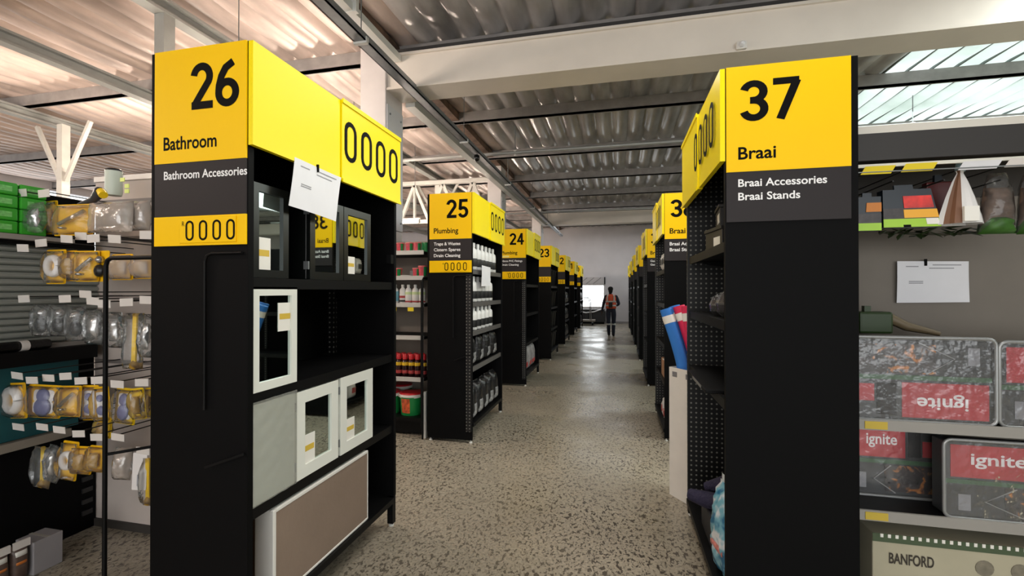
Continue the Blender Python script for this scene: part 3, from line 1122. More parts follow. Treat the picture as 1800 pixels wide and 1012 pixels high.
# loose wrap on the plain cabinet: shallow creased film
mb = MB()
ya, yb, z0, z1 = Y26 + 0.03, yat(525), 0.684, 1.128
nu, nv = 14, 20
vs = []
for j in range(nv + 1):
    for i in range(nu + 1):
        y = ya + (yb - ya) * i / nu
        z = z0 + (z1 - z0) * j / nv
        vs.append((XL - 0.008 + 0.0016 * math.sin(11 * (j / nv - 0.45 * i / nu) * 3.1 + 2.2 * math.sin(4 * i / nu)) * (1 if 0 < i < nu else 0) + 0.001, y, z))
n1 = nu + 1
mb.add(vs, [(j * n1 + i, j * n1 + i + 1, (j + 1) * n1 + i + 1, (j + 1) * n1 + i) for j in range(nv) for i in range(nu)], 0, True)
pc = [o for o in SC.objects if o.name.startswith('plain_cabinet')][0]
mb.build('plastic_wrap', clear_mat('milky_wrap', (236, 238, 228), 0.78, 0.2), pc)
# cartons on the base shelf
TAUPE = M('taupe_carton', (134, 116, 102), 0.6, var=0.06, vscale=5, bump=0.05)
FOAM = M('white_foam_edge', (224, 222, 216), 0.55)
ya, yb = yat(484, XL + 0.0), yat(650, XL + 0.0)
r_ = thing('panel_carton', 'large taupe boxed panel with white foam edges on the bottom shelf', 'box', (XL - 0.06, (ya + yb) / 2, 0.2))
MB().box(XL - 0.10, XL - 0.012, ya + 0.012, yb - 0.004, 0.205, 0.605).build('carton', TAUPE, r_, bevel=0.003)
for nm, a in (('edge_strip', (ya, ya + 0.02, 0.202, 0.62)), ('edge_strip', (yb - 0.006, yb, 0.202, 0.62)), ('edge_strip', (ya + 0.02, yb - 0.006, 0.605, 0.622)), ('edge_strip', (ya + 0.02, yb - 0.006, 0.200, 0.212))):
    MB().box(XL - 0.105, XL - 0.008, a[0], a[1], a[2], a[3]).build(nm, FOAM, r_, bevel=0.003)
r_ = thing('brown_carton', 'dark brown carton standing behind the taupe panel box', 'box', (XL - 0.25, 1.75, 0.2))
MB().box(XL - 0.40, XL - 0.13, Y26 + 0.04, Y26 + 0.45, 0.2, 0.56).build('carton', M('brown_cardboard', (112, 84, 60), 0.75, var=0.1), r_, bevel=0.003)
MB().box(XL - 0.275, XL - 0.255, Y26 + 0.039, Y26 + 0.451, 0.5601, 0.5615).build('tape', M('brown_tape', (150, 120, 80), 0.3), r_)


def paper_sheet(name, label, corners, normal, clip=None, group=None, marks=True):
    """hanging printed sheet; corners tl,tr,br,bl"""
    tl, tr_, br, bl = [Vector(c) for c in corners]
    n_ = Vector(normal)
    root = thing(name, label, 'paper', tuple((bl + br) / 2), group)
    nu, nv = 8, 8
    vs = []
    for side in (0, 1):
        for j in range(nv + 1):
            for i in range(nu + 1):
                a, b = i / nu, j / nv
                p = (bl * (1 - a) + br * a) * (1 - b) + (tl * (1 - a) + tr_ * a) * b
                p = p + n_ * (0.006 * math.sin(3.0 * a + 2 * b) + (0.0 if side else 0.0012))
                vs.append(p)
    n1 = nu + 1
    m_ = n1 * (nv + 1)
    fs = [(j * n1 + i, j * n1 + i + 1, (j + 1) * n1 + i + 1, (j + 1) * n1 + i) for j in range(nv) for i in range(nu)]
    fs += [tuple(k + m_ for k in f[::-1]) for f in fs]
    mb = MB()
    mb.add(vs, fs, 0, True)
    mb.build('sheet', PAPER, root)

    def pt(a, b, off):
        p = (bl * (1 - a) + br * a) * (1 - b) + (tl * (1 - a) + tr_ * a) * b
        return p + n_ * (0.006 * math.sin(3.0 * a + 2 * b) + off)
    if marks:
        for a0, a1, b in ((0.12, 0.3, 0.86), (0.16, 0.36, 0.50), (0.16, 0.36, 0.46), (0.5, 0.9, 0.9), (0.45, 0.8, 0.82)):
            mb = MB()
            mb.add([pt(a0, b, 0.002), pt(a1, b, 0.002), pt(a1, b + 0.022, 0.002), pt(a0, b + 0.022, 0.002)], [(0, 1, 2, 3)])
            mb.build('print_line', GREYINK, root)
    if clip:
        p = pt(clip, 1.0, 0.004)
        MB().bar(p + V(0, 0, 0.012), p - V(0, 0, 0.025), 0.011, 0.008).build('clip', INK, root)
    return root


Xp = XL + 0.045
paper_sheet('hanging_sheet', 'white printed sheet clipped below the fascia of sign 26', [atX(516, 276, Xp), atX(601, 312, Xp), atX(590, 389, Xp), atX(507, 361, Xp)], (1, 0, 0), 0.45)
yy = 4.55 + 0.2
Xp = XL + 0.03
paper_sheet('hanging_sheet', 'small white sheet hanging in front of the bottles below sign 25', [atX(846, 466, Xp), atX(863, 470, Xp), atX(862, 502, Xp), atX(846, 503, Xp)], (1, 0, 0), None, None, False)

# ------------------------------------------------------------------ bottles, bags, tubs of bay 25 and its row
WB = M('white_bottle', (226, 226, 224), 0.35)
BB = M('black_bottle', (20, 20, 22), 0.35)


def proto_bottle(name, h, w, d, body, capm, lab=None, cap_h=0.12, neck=0.3, cat='bottle', group=None, cap_r=0.4):
    root = thing(name, 'proto', cat, (0, 0, 0), group)
    r = 0.5
    prof = [(0.42, 0), (0.5, 0.03 * h), (0.5, 0.62 * h), (0.45, 0.74 * h), (neck, (1 - cap_h) * h * 0.96), (neck, (1 - cap_h) * h)]
    MB().lathe(prof, n=14, sx=w, sy=d).build('body', body, root)
    hh = (1 - cap_h) * h
    MB().lathe([(cap_r, hh), (cap_r, h * 0.985), (cap_r * 0.8, h)], n=12, sx=w, sy=d).build('cap', capm, root)
    if lab:
        for k, (z0, z1, m) in enumerate(lab):
            MB().lathe([(0.505, z0 * h), (0.508, z0 * h + 0.001), (0.508, z1 * h - 0.001), (0.505, z1 * h)], n=14, sx=w, sy=d).build('front_label', m, root)
    return root


def spread(proto, spots, labelf):
    for i, (x, y, z, rz) in enumerate(spots):
        if i == 0:
            proto.location = (x, y, z)
            proto.rotation_euler = (0, 0, rz)
            proto['label'] = labelf(0)
            o = proto
        else:
            o = copy_tree(proto, (x, y, z), labelf(i), rz)


LABK = M('label_black', (26, 26, 28), 0.4)
for zi, (zs, n, hgt, gname) in enumerate(((1.825, 7, 0.30, 'top shelf'), (1.475, 6, 0.28, 'second shelf'), (1.165, 6, 0.26, 'third shelf'))):
    g = 'white drain bottles on the %s below sign 25' % gname
    pb = proto_bottle('drain_bottle', hgt, 0.125, 0.085, WB, WB, [(0.12, 0.42, LABK)], 0.16, 0.22, 'bottle', g, 0.24)
    sp = [(XL - 0.07, 4.55 + 0.10 + k * 0.158, zs, R(90)) for k in range(n)]
    spread(pb, sp, lambda i: 'white drain bottle, %s from the near end, %s below sign 25' % (ORD[i], gname))


def proto_bag(name, h, w, t, mat, labm, group, cat='bag'):
    root = thing(name, 'proto', cat, (0, 0, 0), group)
    MB().pillow(w, h, t, 8, 10, px=4, wob=0.006, top=0.82).xf(Matrix.Rotation(R(90), 4, 'Z')).build('pouch', mat, root)
    MB().pillow(w * 0.6, h * 0.42, t * 0.3, 6, 6, (0, -t * 0.40, h * 0.1), px=4).xf(Matrix.Rotation(R(90), 4, 'Z')).build('front_print', labm, root)
    MB().pillow(w * 0.8, h * 0.06, 0.01, 6, 2, (0, 0, h * 0.97)).xf(Matrix.Rotation(R(90), 4, 'Z')).build('top_seal', mat, root)
    return root


BAGK = M('black_bag_plastic', (22, 22, 23), 0.28, bump=0.4, bscale=30)
BAGG = M('grey_bag_print', (130, 130, 130), 0.4, var=0.5, vscale=40)
for zs, n, h, t, gname in ((0.785, 4, 0.31, 0.12, 'fourth shelf'), (0.2, 5, 0.38, 0.16, 'bottom shelf')):
    g = 'black bags on the %s below sign 25' % gname
    pb = proto_bag('black_bag', h, 0.195, t, BAGK, BAGG, g)
    sp = [(XL - 0.06 - t / 2 * 0.4, 4.55 + 0.17 + k * (1.0 / (n - 0.5)), zs, R(random.uniform(-5, 5))) for k in range(n)]
    spread(pb, sp, lambda i: 'black plastic bag, %s from the near end, %s below sign 25' % (ORD[i], gname))

# pale row left of sign 25: tubs, bottles, red-capped bottles, buckets
YF = 4.55 + 0.64 - 0.56 + 0.04
PINK = M('pink_tub_print', (214, 78, 92), 0.4, var=0.3, vscale=14)
GREEN = M('green_tub', (24, 140, 70), 0.4)
PLID = M('pink_lid', (226, 120, 118), 0.4)
GLID = M('green_lid', (30, 130, 66), 0.4)


def tub(loc, label, r=0.045, h=0.105, lidm=PLID, group='printed tubs left of sign 25'):
    root = thing('printed_tub', label, 'tub', loc, group)
    x, y, z = loc
    MB().lathe([(r * 0.82, 0), (r * 0.84, 0.004), (r, h * 0.9), (r, h * 0.92)], loc, 16).build('body', PINK, root)
    MB().lathe([(r * 1.06, h * 0.9), (r * 1.06, h * 0.97), (r * 0.95, h)], loc, 16).build('lid', lidm, root)
    # green side panel wraps a quarter of the tub
    vs, fs = [], []
    for j, (rr, zz) in enumerate(((r * 0.85, 0.006), (r * 1.004, h * 0.885))):
        for k in range(6):
            t = R(-62 + k * 9)
            vs.append((x + (rr + 0.0012) * math.cos(t), y + (rr + 0.0012) * math.sin(t), z + zz))
    fs = [(k, k + 1, 7 + k, 6 + k) for k in range(5)]
    mb = MB()
    mb.add(vs, fs, 0, True)
    mb.build('side_print', GREEN, root)
    return root


for k, u in enumerate((690, 704, 720, 734)):
    c = atY(u, 437, YF + 0.05)
    tub((c.x, c.y, 2.03), 'pink printed tub, %s from the left on the top shelf left of sign 25' % ORD[k])
for k, u in enumerate((742, 749)):
    c = atY(u, 437, YF + 0.09)
    root = thing('green_tub', 'plain green tub, %s on the top shelf left of sign 25' % ('nearer the pink ones' if k == 0 else 'at the right end'), 'tub', (c.x, c.y, 2.03), 'green tubs')
    MB().lathe([(0.033, 0), (0.038, 0.09)], (c.x, c.y, 2.03), 14).build('body', GREEN, root)
    MB().lathe([(0.041, 0.09), (0.041, 0.1), (0.036, 0.105)], (c.x, c.y, 2.03), 14).build('lid', GLID, root)
for k, (u, r) in enumerate(((698, 0.06), (732, 0.042), (744, 0.055))):
    c = atY(u, 478, YF + 0.07)
    tub((c.x, c.y, 1.75), 'printed tub, %s from the left on the second shelf left of sign 25' % ORD[k], r, 0.10 if k != 2 else 0.125)
c = atY(716, 475, YF + 0.06)
root = thing('shelf_tray', 'low grey tray between tubs on the second shelf left of sign 25', 'tray', (c.x, c.y, 1.75))
MB().box(c.x - 0.06, c.x + 0.05, c.y - 0.05, c.y + 0.2, 1.75, 1.77).build('base', SHELFG, root)
MB().box(c.x - 0.06, c.x + 0.05, c.y + 0.19, c.y + 0.2, 1.77, 1.83).build('back_lip', SHELFG, root)
BLUEL = M('label_blue', (110, 170, 190), 0.4, var=0.1)
GRNL = M('label_pale_green', (196, 214, 160), 0.4)
REDL = M('label_red', (170, 60, 60), 0.4, var=0.3, vscale=30)
for k, u in enumerate((695, 708, 718, 730, 742)):
    c = atY(u, 531, YF + 0.06)
    labs = [[(0.15, 0.65, BLUEL)], [(0.3, 0.42, REDL), (0.1, 0.2, LABK)], [(0.48, 0.62, GRNL), (0.08, 0.16, REDL)], [(0.48, 0.62, GRNL), (0.08, 0.16, REDL)], [(0.48, 0.62, GRNL), (0.08, 0.16, REDL)]][k]
    pb = proto_bottle('cleaner_bottle', 0.215, 0.078, 0.055, WB, WB, labs, 0.12, 0.2, 'bottle', 'white cleaner bottles left of sign 25', 0.23)
    pb.location = (c.x, c.y, 1.45)
    pb['label'] = ['white bottle with a blue label, leftmost on the third shelf', 'slim white bottle with a dark label beside the blue one', 'white bottle with a green band, first of three', 'white bottle with a green band, second of three', 'white bottle with a green band, third of three'][k]
REDC = M('red_cap', (196, 34, 42), 0.35)
YBAND = M('yellow_band', (226, 186, 40), 0.4)
DRK = M('dark_red_bottle', (46, 18, 20), 0.25)
pb = proto_bottle('red_capped_bottle', 0.26, 0.066, 0.066, DRK, REDC, [(0.5, 0.64, YBAND), (0.16, 0.3, REDL)], 0.24, 0.3, 'bottle', 'red-capped bottles left of sign 25', 0.4)
sp = []
lb = []
for row in range(2):
    for k in range(6):
        c = atY(690 + k * 11, 660, YF + 0.05 + row * 0.08)
        sp.append((c.x - 0.02 * row, c.y, 0.63, random.uniform(0, 3)))
        lb.append('dark bottle with red cap, %s from the left, %s rank' % (ORD[k], ['front', 'back'][row]))
spread(pb, sp, lambda i: lb[i])
WRIM = M('white_bucket_rim', (230, 228, 222), 0.4)


def bucket(loc, label, r=0.135, h=0.25):
    root = thing('paint_bucket', label, 'bucket', loc, 'green buckets left of sign 25')
    x, y, z = loc
    MB().lathe([(r * 0.88, 0), (r * 0.89, 0.004), (r, h * 0.82)], loc, 24).build('body', GREEN, root)
    MB().lathe([(r * 1.04, h * 0.82), (r * 1.06, h * 0.88), (r * 1.04, h * 0.93)], loc, 24).build('rim', WRIM, root)
    MB().lathe([(r * 1.03, h * 0.93), (r * 1.0, h * 0.985), (r * 0.8, h)], loc, 24).build('lid', REDC, root)
    vs = []
    for rr, zz in ((r * 0.9, 0.03), (r * 0.985, h * 0.76)):
        for k in range(6):
            t = R(-125 + k * 10)
            vs.append((x + (rr + 0.002) * math.cos(t), y + (rr + 0.002) * math.sin(t), z + zz))
    mb = MB()
    mb.add(vs, [(k, k + 1, 7 + k, 6 + k) for k in range(5)], 0, True)
    mb.build('printed_label', M('bucket_print', (200, 90, 50), 0.4, var=0.6, vscale=25), root)
    MB().tube([(x + r * 1.07 * math.cos(t), y - 0.03 - 0.09 * math.sin(t), z + h * 0.86 - 0.02 * math.sin(t)) for t in [math.pi * k / 10 for k in range(11)]], 0.005, 6).build('handle', WRIM, root)
    return root


for k, (u, off) in enumerate(((684, 0.14), (724, 0.14))):
    c = atY(u, 728, YF + off)
    bucket((c.x, c.y, 0.2), ['green bucket with red lid, partly behind the end bay of sign 26', 'green bucket with red lid, right one beside the black frame'][k])
c = atY(706, 728, YF + 0.40)
bucket((c.x, c.y, 0.2), 'green bucket with red lid standing behind the two front ones', 0.125, 0.28)
for k, u in enumerate((692, 722)):
    a = atY(u, 540, 4.55 + 0.64 - 0.56 + 0.015)
    MB().box(a.x - 0.035, a.x + 0.035, a.y - 0.003, a.y, 1.405 - 0.035, 1.412).build('price_tag', TAGY, G25)

# ------------------------------------------------------------------ left nook of row 26: hook wall and corner fixture
YB = 2.40           # hook wall
XA = -3.47          # corner fixture
HW = thing('hook_wall', 'pale wall of hooks with bathroom accessories left of sign 26', 'shelving', (-2.75, YB, 0))
PEG = M('pale_peg_panel', (190, 178, 170), 0.7, var=0.05)
MB().box(XA - 0.02, XL - DL - 0.005, YB, YB + 0.02, 0.0, 2.34).build('back_panel', PEG, HW)
MB().box(XA - 0.02, XL - DL - 0.005, YB - 0.012, YB + 0.03, 2.34, 2.375).build('top_rail', M('white_rail', (232, 224, 216), 0.4), HW)
MB().box(XA, XL - DL - 0.005, YB - 0.015, YB, 0.0, 0.05).build('plinth', M('dark_plinth', (54, 50, 46), 0.6), HW)
for z in (2.2, 1.95, 1.70, 1.42, 1.12, 0.86):
    MB().box(XA, XL - DL - 0.005, YB - 0.012, YB, z - 0.012, z + 0.012).build('hook_bar', M('hook_bar_grey', (120, 112, 108), 0.5), HW)
# corner fixture facing the aisle
CF = thing('corner_fixture', 'dark corner fixture with grey roller slats left of the hook wall', 'shelving', (XA - 0.25, 1.8, 0))
SLAT = M('grey_steel_slat', (158, 162, 156), 0.38, 0.3, var=0.06)
ya0, ya1 = 0.9, YB
zt, zb = 1.87, 1.275
n = 15
for k in range(n):
    z0 = zb + (zt - zb) * k / n
    hgt = (zt - zb) / n
    prof = [(XA, z0), (XA + 0.016, z0 + hgt * 0.25), (XA + 0.018, z0 + hgt * 0.55), (XA + 0.006, z0 + hgt * 0.86), (XA - 0.012, z0 + hgt), (XA - 0.012, z0)]
    mb = MB()
    vs = [(x, ya0, z) for x, z in prof] + [(x, ya1 - 0.005, z) for x, z in prof]
    m_ = len(prof)
    mb.add(vs, [tuple(range(m_)), tuple(range(2 * m_ - 1, m_ - 1, -1))] + [((i + 1) % m_, i, i + m_, (i + 1) % m_ + m_) for i in range(m_)])
    mb.build('slat', SLAT, CF)
MB().box(XA - 0.35, XA - 0.02, ya0, ya1 - 0.005, 0.0, 2.2).build('carcass', BLACKM, CF)
MB().box(XA - 0.02, XA + 0.10, ya0, ya1 - 0.2, 1.895, 1.925).build('shelf', M('grey_shelf', (150, 144, 138), 0.5), CF)
MB().box(XA - 0.02, XA + 0.05, ya0, ya1 - 0.05, 1.87, 1.893).build('shelf_bracket', BLACK, CF)
MB().box(XA - 0.02, XA + 0.12, ya0, ya1 - 0.08, 1.16, 1.245).build('dark_shelf', BLACK, CF)
MB().box(XA - 0.02, XA + 0.06, ya0, ya1 - 0.02, 1.246, 1.272).build('pale_ledge', M('grey_shelf', (150, 144, 138), 0.5), CF)
MB().box(XA - 0.02, XA + 0.015, ya0, ya1 - 0.12, 0.72, 1.155).build('teal_board', M('teal_board', (16, 82, 88), 0.5, var=0.15), CF)
MB().box(XA - 0.02, XA + 0.05, ya0, ya1 - 0.18, 0.665, 0.715).build('ledge', M('beige_ledge', (142, 134, 122), 0.5), CF)
MB().box(XA - 0.02, XA, ya0, ya1 - 0.005, 0.0, 0.66).build('base_panel', BLACKM, CF)
for k in range(6):
    zz = 0.1 + k * 0.075
    MB().box(XA, XA + 0.012, ya1 - 0.09, ya1 - 0.03, zz, zz + 0.03).build('vent_tab', M('vent_tab_dark', (34, 34, 34), 0.4), CF)
# folded dark stuff lying on the dark shelf
for k, (yy, ln) in enumerate(((1.75, 0.35), (1.95, 0.25))):
    r_ = thing('black_roll', 'black plastic roll lying on the dark shelf, %s one' % ['nearer', 'farther'][k], 'roll', (XA + 0.07, yy, 1.248), 'black rolls')
    MB().lathe([(0.028, -ln / 2), (0.03, -ln / 2 + 0.01), (0.03, ln / 2 - 0.01), (0.028, ln / 2)], (0, 0, 0), 12).xf(Matrix.Translation((XA + 0.085, yy, 1.276)) @ Matrix.Rotation(R(90), 4, 'X')).build('roll', M('black_film', (20, 20, 21), 0.2, bump=0.3), r_)
    MB().lathe([(0.031, -0.02), (0.031, 0.02)], (0, 0, 0), 12).xf(Matrix.Translation((XA + 0.085, yy, 1.276)) @ Matrix.Rotation(R(90), 4, 'X')).build('band', LABELM, r_)
# green packs stacked on the top shelf
GPK = M('green_pack', (48, 158, 36), 0.35, var=0.1)
gm = None
for c_ in range(3):
    for r0 in range(4):
        loc = (XA + 0.05, 1.72 + c_ * 0.135, 1.926 + r0 * 0.073)
        lab = 'green pack, %s from the bottom in the %s stack' % (ORD[r0], ['nearest', 'middle', 'farthest'][c_])
        if gm is None:
            gm = thing('green_pack', lab, 'box', loc, 'green packs on the corner shelf')
            MB().box(loc[0] - 0.05, loc[0] + 0.05, loc[1] - 0.064, loc[1] + 0.064, loc[2], loc[2] + 0.071).build('carton', GPK, gm, bevel=0.008)
            MB().box(loc[0] + 0.05, loc[0] + 0.0508, loc[1] - 0.03, loc[1] + 0.035, loc[2] + 0.02, loc[2] + 0.05).build('front_print', M('pale_green_print', (120, 200, 110), 0.4, var=0.3, vscale=50), gm)
        else:
            copy_tree(gm, loc, lab)
# grey board box and two orange-white packs on the floor
BXG = M('grey_board_box', (150, 146, 148), 0.6, var=0.06)
r_ = thing('grey_box', 'flat grey cardboard box on the floor in the left corner', 'box', (-3.25, 1.96, 0))
MB().box(-3.33, -3.19, 1.89, 2.03, 0, 0.185).build('carton', BXG, r_, bevel=0.004)
MB().box(-3.332, -3.188, 1.952, 1.968, 0.1852, 0.1862).build('tape', M('clear_tape', (186, 180, 170), 0.2), r_)
for k in range(2):
    yy = 1.84 - 0.085 * k
    r_ = thing('floor_pack', ['white and orange pack on the floor beside the grey box', 'white and orange pack on the floor, leftmost'][k], 'pack', (-3.24, yy, 0), 'orange packs on the floor')
    mt = Matrix.Translation((-3.22, yy, 0)) @ Matrix.Rotation(R(90), 4, 'Z')
    MB().pillow(0.08, 0.20, 0.06, 6, 8, px=4).xf(mt).build('pouch', M('brown_pouch', (96, 78, 70), 0.4, var=0.3, vscale=30), r_)
    MB().pillow(0.07, 0.03, 0.064, 6, 4, (0, 0, 0.09), px=4).xf(mt).build('orange_band', M('orange_band', (206, 120, 50), 0.45), r_)
    MB().pillow(0.074, 0.05, 0.062, 6, 4, (0, 0, 0.13), px=4).xf(mt).build('white_band', STICK, r_)
    MB().box(-3.2, -3.188, yy - 0.036, yy + 0.036, 0.185, 0.225).build('header_card', LABELM, r_)

# hooks with price labels
HOOK = M('black_hook_wire', (22, 22, 22), 0.4)


def hook(u, v, Yl, tilt=0.0, lw=0.088, lh=0.038, parent=None, yb=YB, mat=None):
    c = atY(u, v, Yl)
    h = MB()
    h.tube([(c.x, yb, c.z + 0.012), (c.x, Yl + 0.005, c.z + 0.012)], 0.0035, 5)
    o = h.build('hook', HOOK, parent or HW)
    mb = MB()
    sk = 0.012
    vs = []
    for yy in (Yl - 0.0035, Yl - 0.001):
        for a, b in ((-1, -1), (1, -1), (1, 1), (-1, 1)):
            vs.append((c.x + a * lw / 2 + (sk if b > 0 else -sk) * 0.6, yy - b * 0.006, c.z + b * lh / 2 + a * tilt))
    mb.add(vs, [(0, 1, 2, 3), (7, 6, 5, 4), (0, 4, 5, 1), (1, 5, 6, 2), (2, 6, 7, 3), (3, 7, 4, 0)])
    mb.build('price_label', mat or LABELM, o)
    return c


HK = [(38, 339, 1.93), (78, 340, 1.93),
      (41, 436, 1.86), (73, 427, 1.9), (118, 420, 1.9), (143, 415, 1.94), (165, 419, 1.86), (202, 420, 1.88), (258, 413, 1.88),
      (43, 525, 1.88), (115, 525, 1.88), (151, 517, 1.92), (164, 529, 1.86), (184, 534, 1.84), (223, 531, 1.84), (258, 527, 1.86),
      (31, 660, 1.86), (57, 668, 1.84), (86, 664, 1.87), (116, 661, 1.88), (143, 669, 1.85), (172, 668, 1.85), (207, 675, 1.82), (250, 672, 1.84),
      (33, 750, 1.86), (75, 750, 1.87), (105, 755, 1.86), (139, 762, 1.86), (171, 768, 1.84), (208, 768, 1.84), (252, 792, 1.86)]
for u, v, Yl in HK:
    hook(u, v, Yl, random.uniform(-0.004, 0.004), 0.086, 0.041)

YEL = M('yellow_card', (240, 186, 14), 0.4, var=0.12, vscale=20)
YEL2 = M('bright_yellow_card', (240, 200, 20), 0.4, var=0.1, vscale=20)
FITW = M('white_fitting', (226, 222, 220), 0.35)
FITB = M('blue_grey_fitting', (104, 106, 150), 0.4, var=0.1)
FITC = M('chrome_fitting', (176, 174, 172), 0.2, 0.8)
FITK = M('black_fitting', (24, 23, 26), 0.35)
AMB = M('amber_fitting', (170, 130, 40), 0.4, var=0.2)
PALEF = clear_mat('pale_film_bag', (222, 208, 196), 0.62, 0.15)


def pack(name, label, u0, v0, u1, v1, Y, kind, group, card=YEL, tilt=0.0, film=FILM):
    a = atY(u0, v1, Y)
    b = atY(u1, v0, Y)
    w_, h_ = b.x - a.x, b.z - a.z
    root = thing(name, label, 'pack', ((a.x + b.x) / 2, Y, a.z), group)
    root.rotation_euler = (R(random.uniform(-5, 1)), R(tilt), R(random.uniform(-10, 10)))
    root['_org'] = (0, 0, 0)
    if card:
        MB().rrect(-w_ / 2, w_ / 2, 0, h_, 0.0, 0.003, min(0.01, w_ * 0.2)).build('backing_card', card, root)
    if kind == 'ring':
        cz, rr = h_ * 0.52, min(w_, h_) * 0.3
        MB().tube([(rr * math.cos(t), -0.014, cz + rr * math.sin(t)) for t in [2 * math.pi * k / 16 for k in range(17)]], rr * 0.42, 8).build('ring_fitting', FITW, root)
    elif kind == 'twin':
        for k, (cz, rr) in enumerate(((h_ * 0.33, w_ * 0.26), (h_ * 0.68, w_ * 0.2))):
            MB().rrect(-w_ * 0.3, w_ * 0.3, cz - h_ * 0.19, cz + h_ * 0.17, -0.007, -0.001, w_ * 0.08).build('white_tray', FITW, root)
            MB().lathe([(rr * 0.9, 0), (rr, 0.004), (rr * 0.8, 0.012), (rr * 0.3, 0.014)], (0, 0, 0), 14).xf(Matrix.Translation((0, -0.007, cz)) @ Matrix.Rotation(R(90), 4, 'X')).build('blue_knob', FITB, root)
    elif kind == 'knob':
        for cz, rr, m_ in ((h_ * 0.35, w_ * 0.34, FITK), (h_ * 0.7, w_ * 0.2, FITC)):
            MB().lathe([(rr * 0.8, 0), (rr, 0.006), (rr * 0.9, 0.02), (rr * 0.35, 0.03)], (0, 0, 0), 14).xf(Matrix.Translation((0, -0.004, cz)) @ Matrix.Rotation(R(90), 4, 'X')).build('knob', m_, root)
    elif kind == 'bar':
        MB().tube([(-w_ * 0.3, -0.02, h_ * 0.35), (0, -0.03, h_ * 0.5), (w_ * 0.32, -0.02, h_ * 0.75)], 0.011, 8).build('chrome_bar', FITC, root)
        MB().lathe([(0.012, 0), (0.022, 0.004), (0.018, 0.012)], (-w_ * 0.25, -0.01, h_ * 0.2), 10).build('flange', FITC, root)
    elif kind == 'strip':
        MB().rrect(-0.012, 0.012, h_ * 0.12, h_ * 0.95, -0.012, -0.002, 0.006).build('yellow_strip', YEL2, root)
        MB().lathe([(0.006, 0), (0.02, 0.01), (0.024, 0.03), (0.008, 0.05)], (0, -0.005, 0.005), 10).build('amber_end', AMB, root)
    elif kind == 'tag':
        MB().rrect(-w_ * 0.42, w_ * 0.42, h_ * 0.02, h_ * 0.98, -0.006, -0.002, 0.005).build('white_tube_box', FITW, root)
        MB().rrect(-w_ * 0.12, w_ * 0.14, h_ * 0.12, h_ * 0.42, -0.0075, -0.006, 0.003).build('grey_window', GREYINK, root)
    elif kind == 'lump':
        MB().pillow(w_ * 0.55, h_ * 0.55, 0.04, 7, 7, (0, -0.02, h_ * 0.2), px=2.2, wob=0.02).build('content', AMB if card else FITC, root)
    if film:
        MB().pillow(w_ * 0.98, h_ * 0.92, 0.085, 8, 8, (0, -0.012, h_ * 0.03), px=2.6, wob=0.012).build('clear_bag', film, root)
    return root


gt = 'packs on the top hook row'
pack('fitting_pack', 'clear bag with a yellow edge beside the green packs', 48, 352, 80, 412, 1.99, 'lump', gt, None)
pack('fitting_pack', 'small clear bag with an amber foot between two yellow cards', 76, 352, 102, 412, 2.08, 'lump', gt, YEL)
pack('fitting_pack', 'large silver fitting pack on a yellow card, top hook row', 98, 356, 160, 415, 1.99, 'bar', gt, YEL)
pack('fitting_pack', 'clear round bag with an amber corner on the top hook row', 158, 350, 236, 412, 1.97, 'lump', gt, None, film=PALEF)
pack('fitting_pack', 'pale clear bag touching the edge of sign 26', 228, 350, 270, 408, 2.03, 'lump', gt, None, film=PALEF)
c = atY(172, 352, 2.02)
r_ = thing('spray_head', 'dark grey hose nozzle lying over the top hooks', 'nozzle', (c.x, 2.02, c.z))
MB().tube([(c.x - 0.14, 2.02, c.z - 0.02), (c.x - 0.03, 2.02, c.z + 0.005), (c.x + 0.05, 2.0, c.z + 0.045)], 0.022, 10, rads=[0.012, 0.02, 0.03]).build('barrel', M('dark_grey_plastic', (58, 54, 62), 0.4), r_)
MB().tube([(c.x + 0.05, 2.0, c.z + 0.045), (c.x + 0.085, 1.99, c.z + 0.02)], 0.022, 10).build('yellow_tip', YEL2, r_)
c = atY(200, 338, 2.2)
r_ = thing('pale_bottle', 'pale green bottle with a black cap above the hook wall', 'bottle', (c.x, 2.2, c.z))
MB().lathe([(0.04, -0.02), (0.044, 0.0), (0.044, 0.13)], tuple(c), 14).build('body', M('pale_green_plastic', (196, 204, 190), 0.4), r_)
MB().lathe([(0.044, 0.13), (0.044, 0.14), (0.03, 0.147)], tuple(c), 14).build('cap', FITK, r_)
for k, (u, v) in enumerate(((216, 316), (224, 327), (224, 336))):
    q = atY(u, v, 2.16)
    MB().box(q.x - 0.016, q.x + 0.016, 2.155, 2.16, q.z - 0.012, q.z + 0.012).build('lime_dot', M('lime_print', (226, 240, 130), 0.4), r_)
g2 = 'packs on the second hook row'
for k, (u0, v0, u1, v1, kind, card, fl, lab) in enumerate((
        (80, 438, 116, 499, 'ring', YEL, FILM, 'yellow pack with a pale ring, leftmost on the second hook row'),
        (112, 440, 140, 494, 'lump', YEL, FILM, 'yellow pack with an amber fitting on the second hook row'),
        (136, 440, 170, 495, 'bar', YEL, FILM, 'yellow pack with a bright chrome fitting on the second hook row'),
        (166, 440, 192, 495, 'knob', YEL, None, 'dark yellow pack with a black knob on the second hook row'),
        (194, 446, 236, 492, 'lump', YEL, PALEF, 'pale bag over a yellow card right of the black frame post'),
        (234, 448, 270, 490, 'lump', YEL, PALEF, 'pale bag at the right end of the second hook row'))):
    pack('fitting_pack', lab, u0, v0, u1, v1, 1.96 + 0.02 * (k % 2), kind, g2, card, 0, fl)
g3 = 'packs on the third hook row'
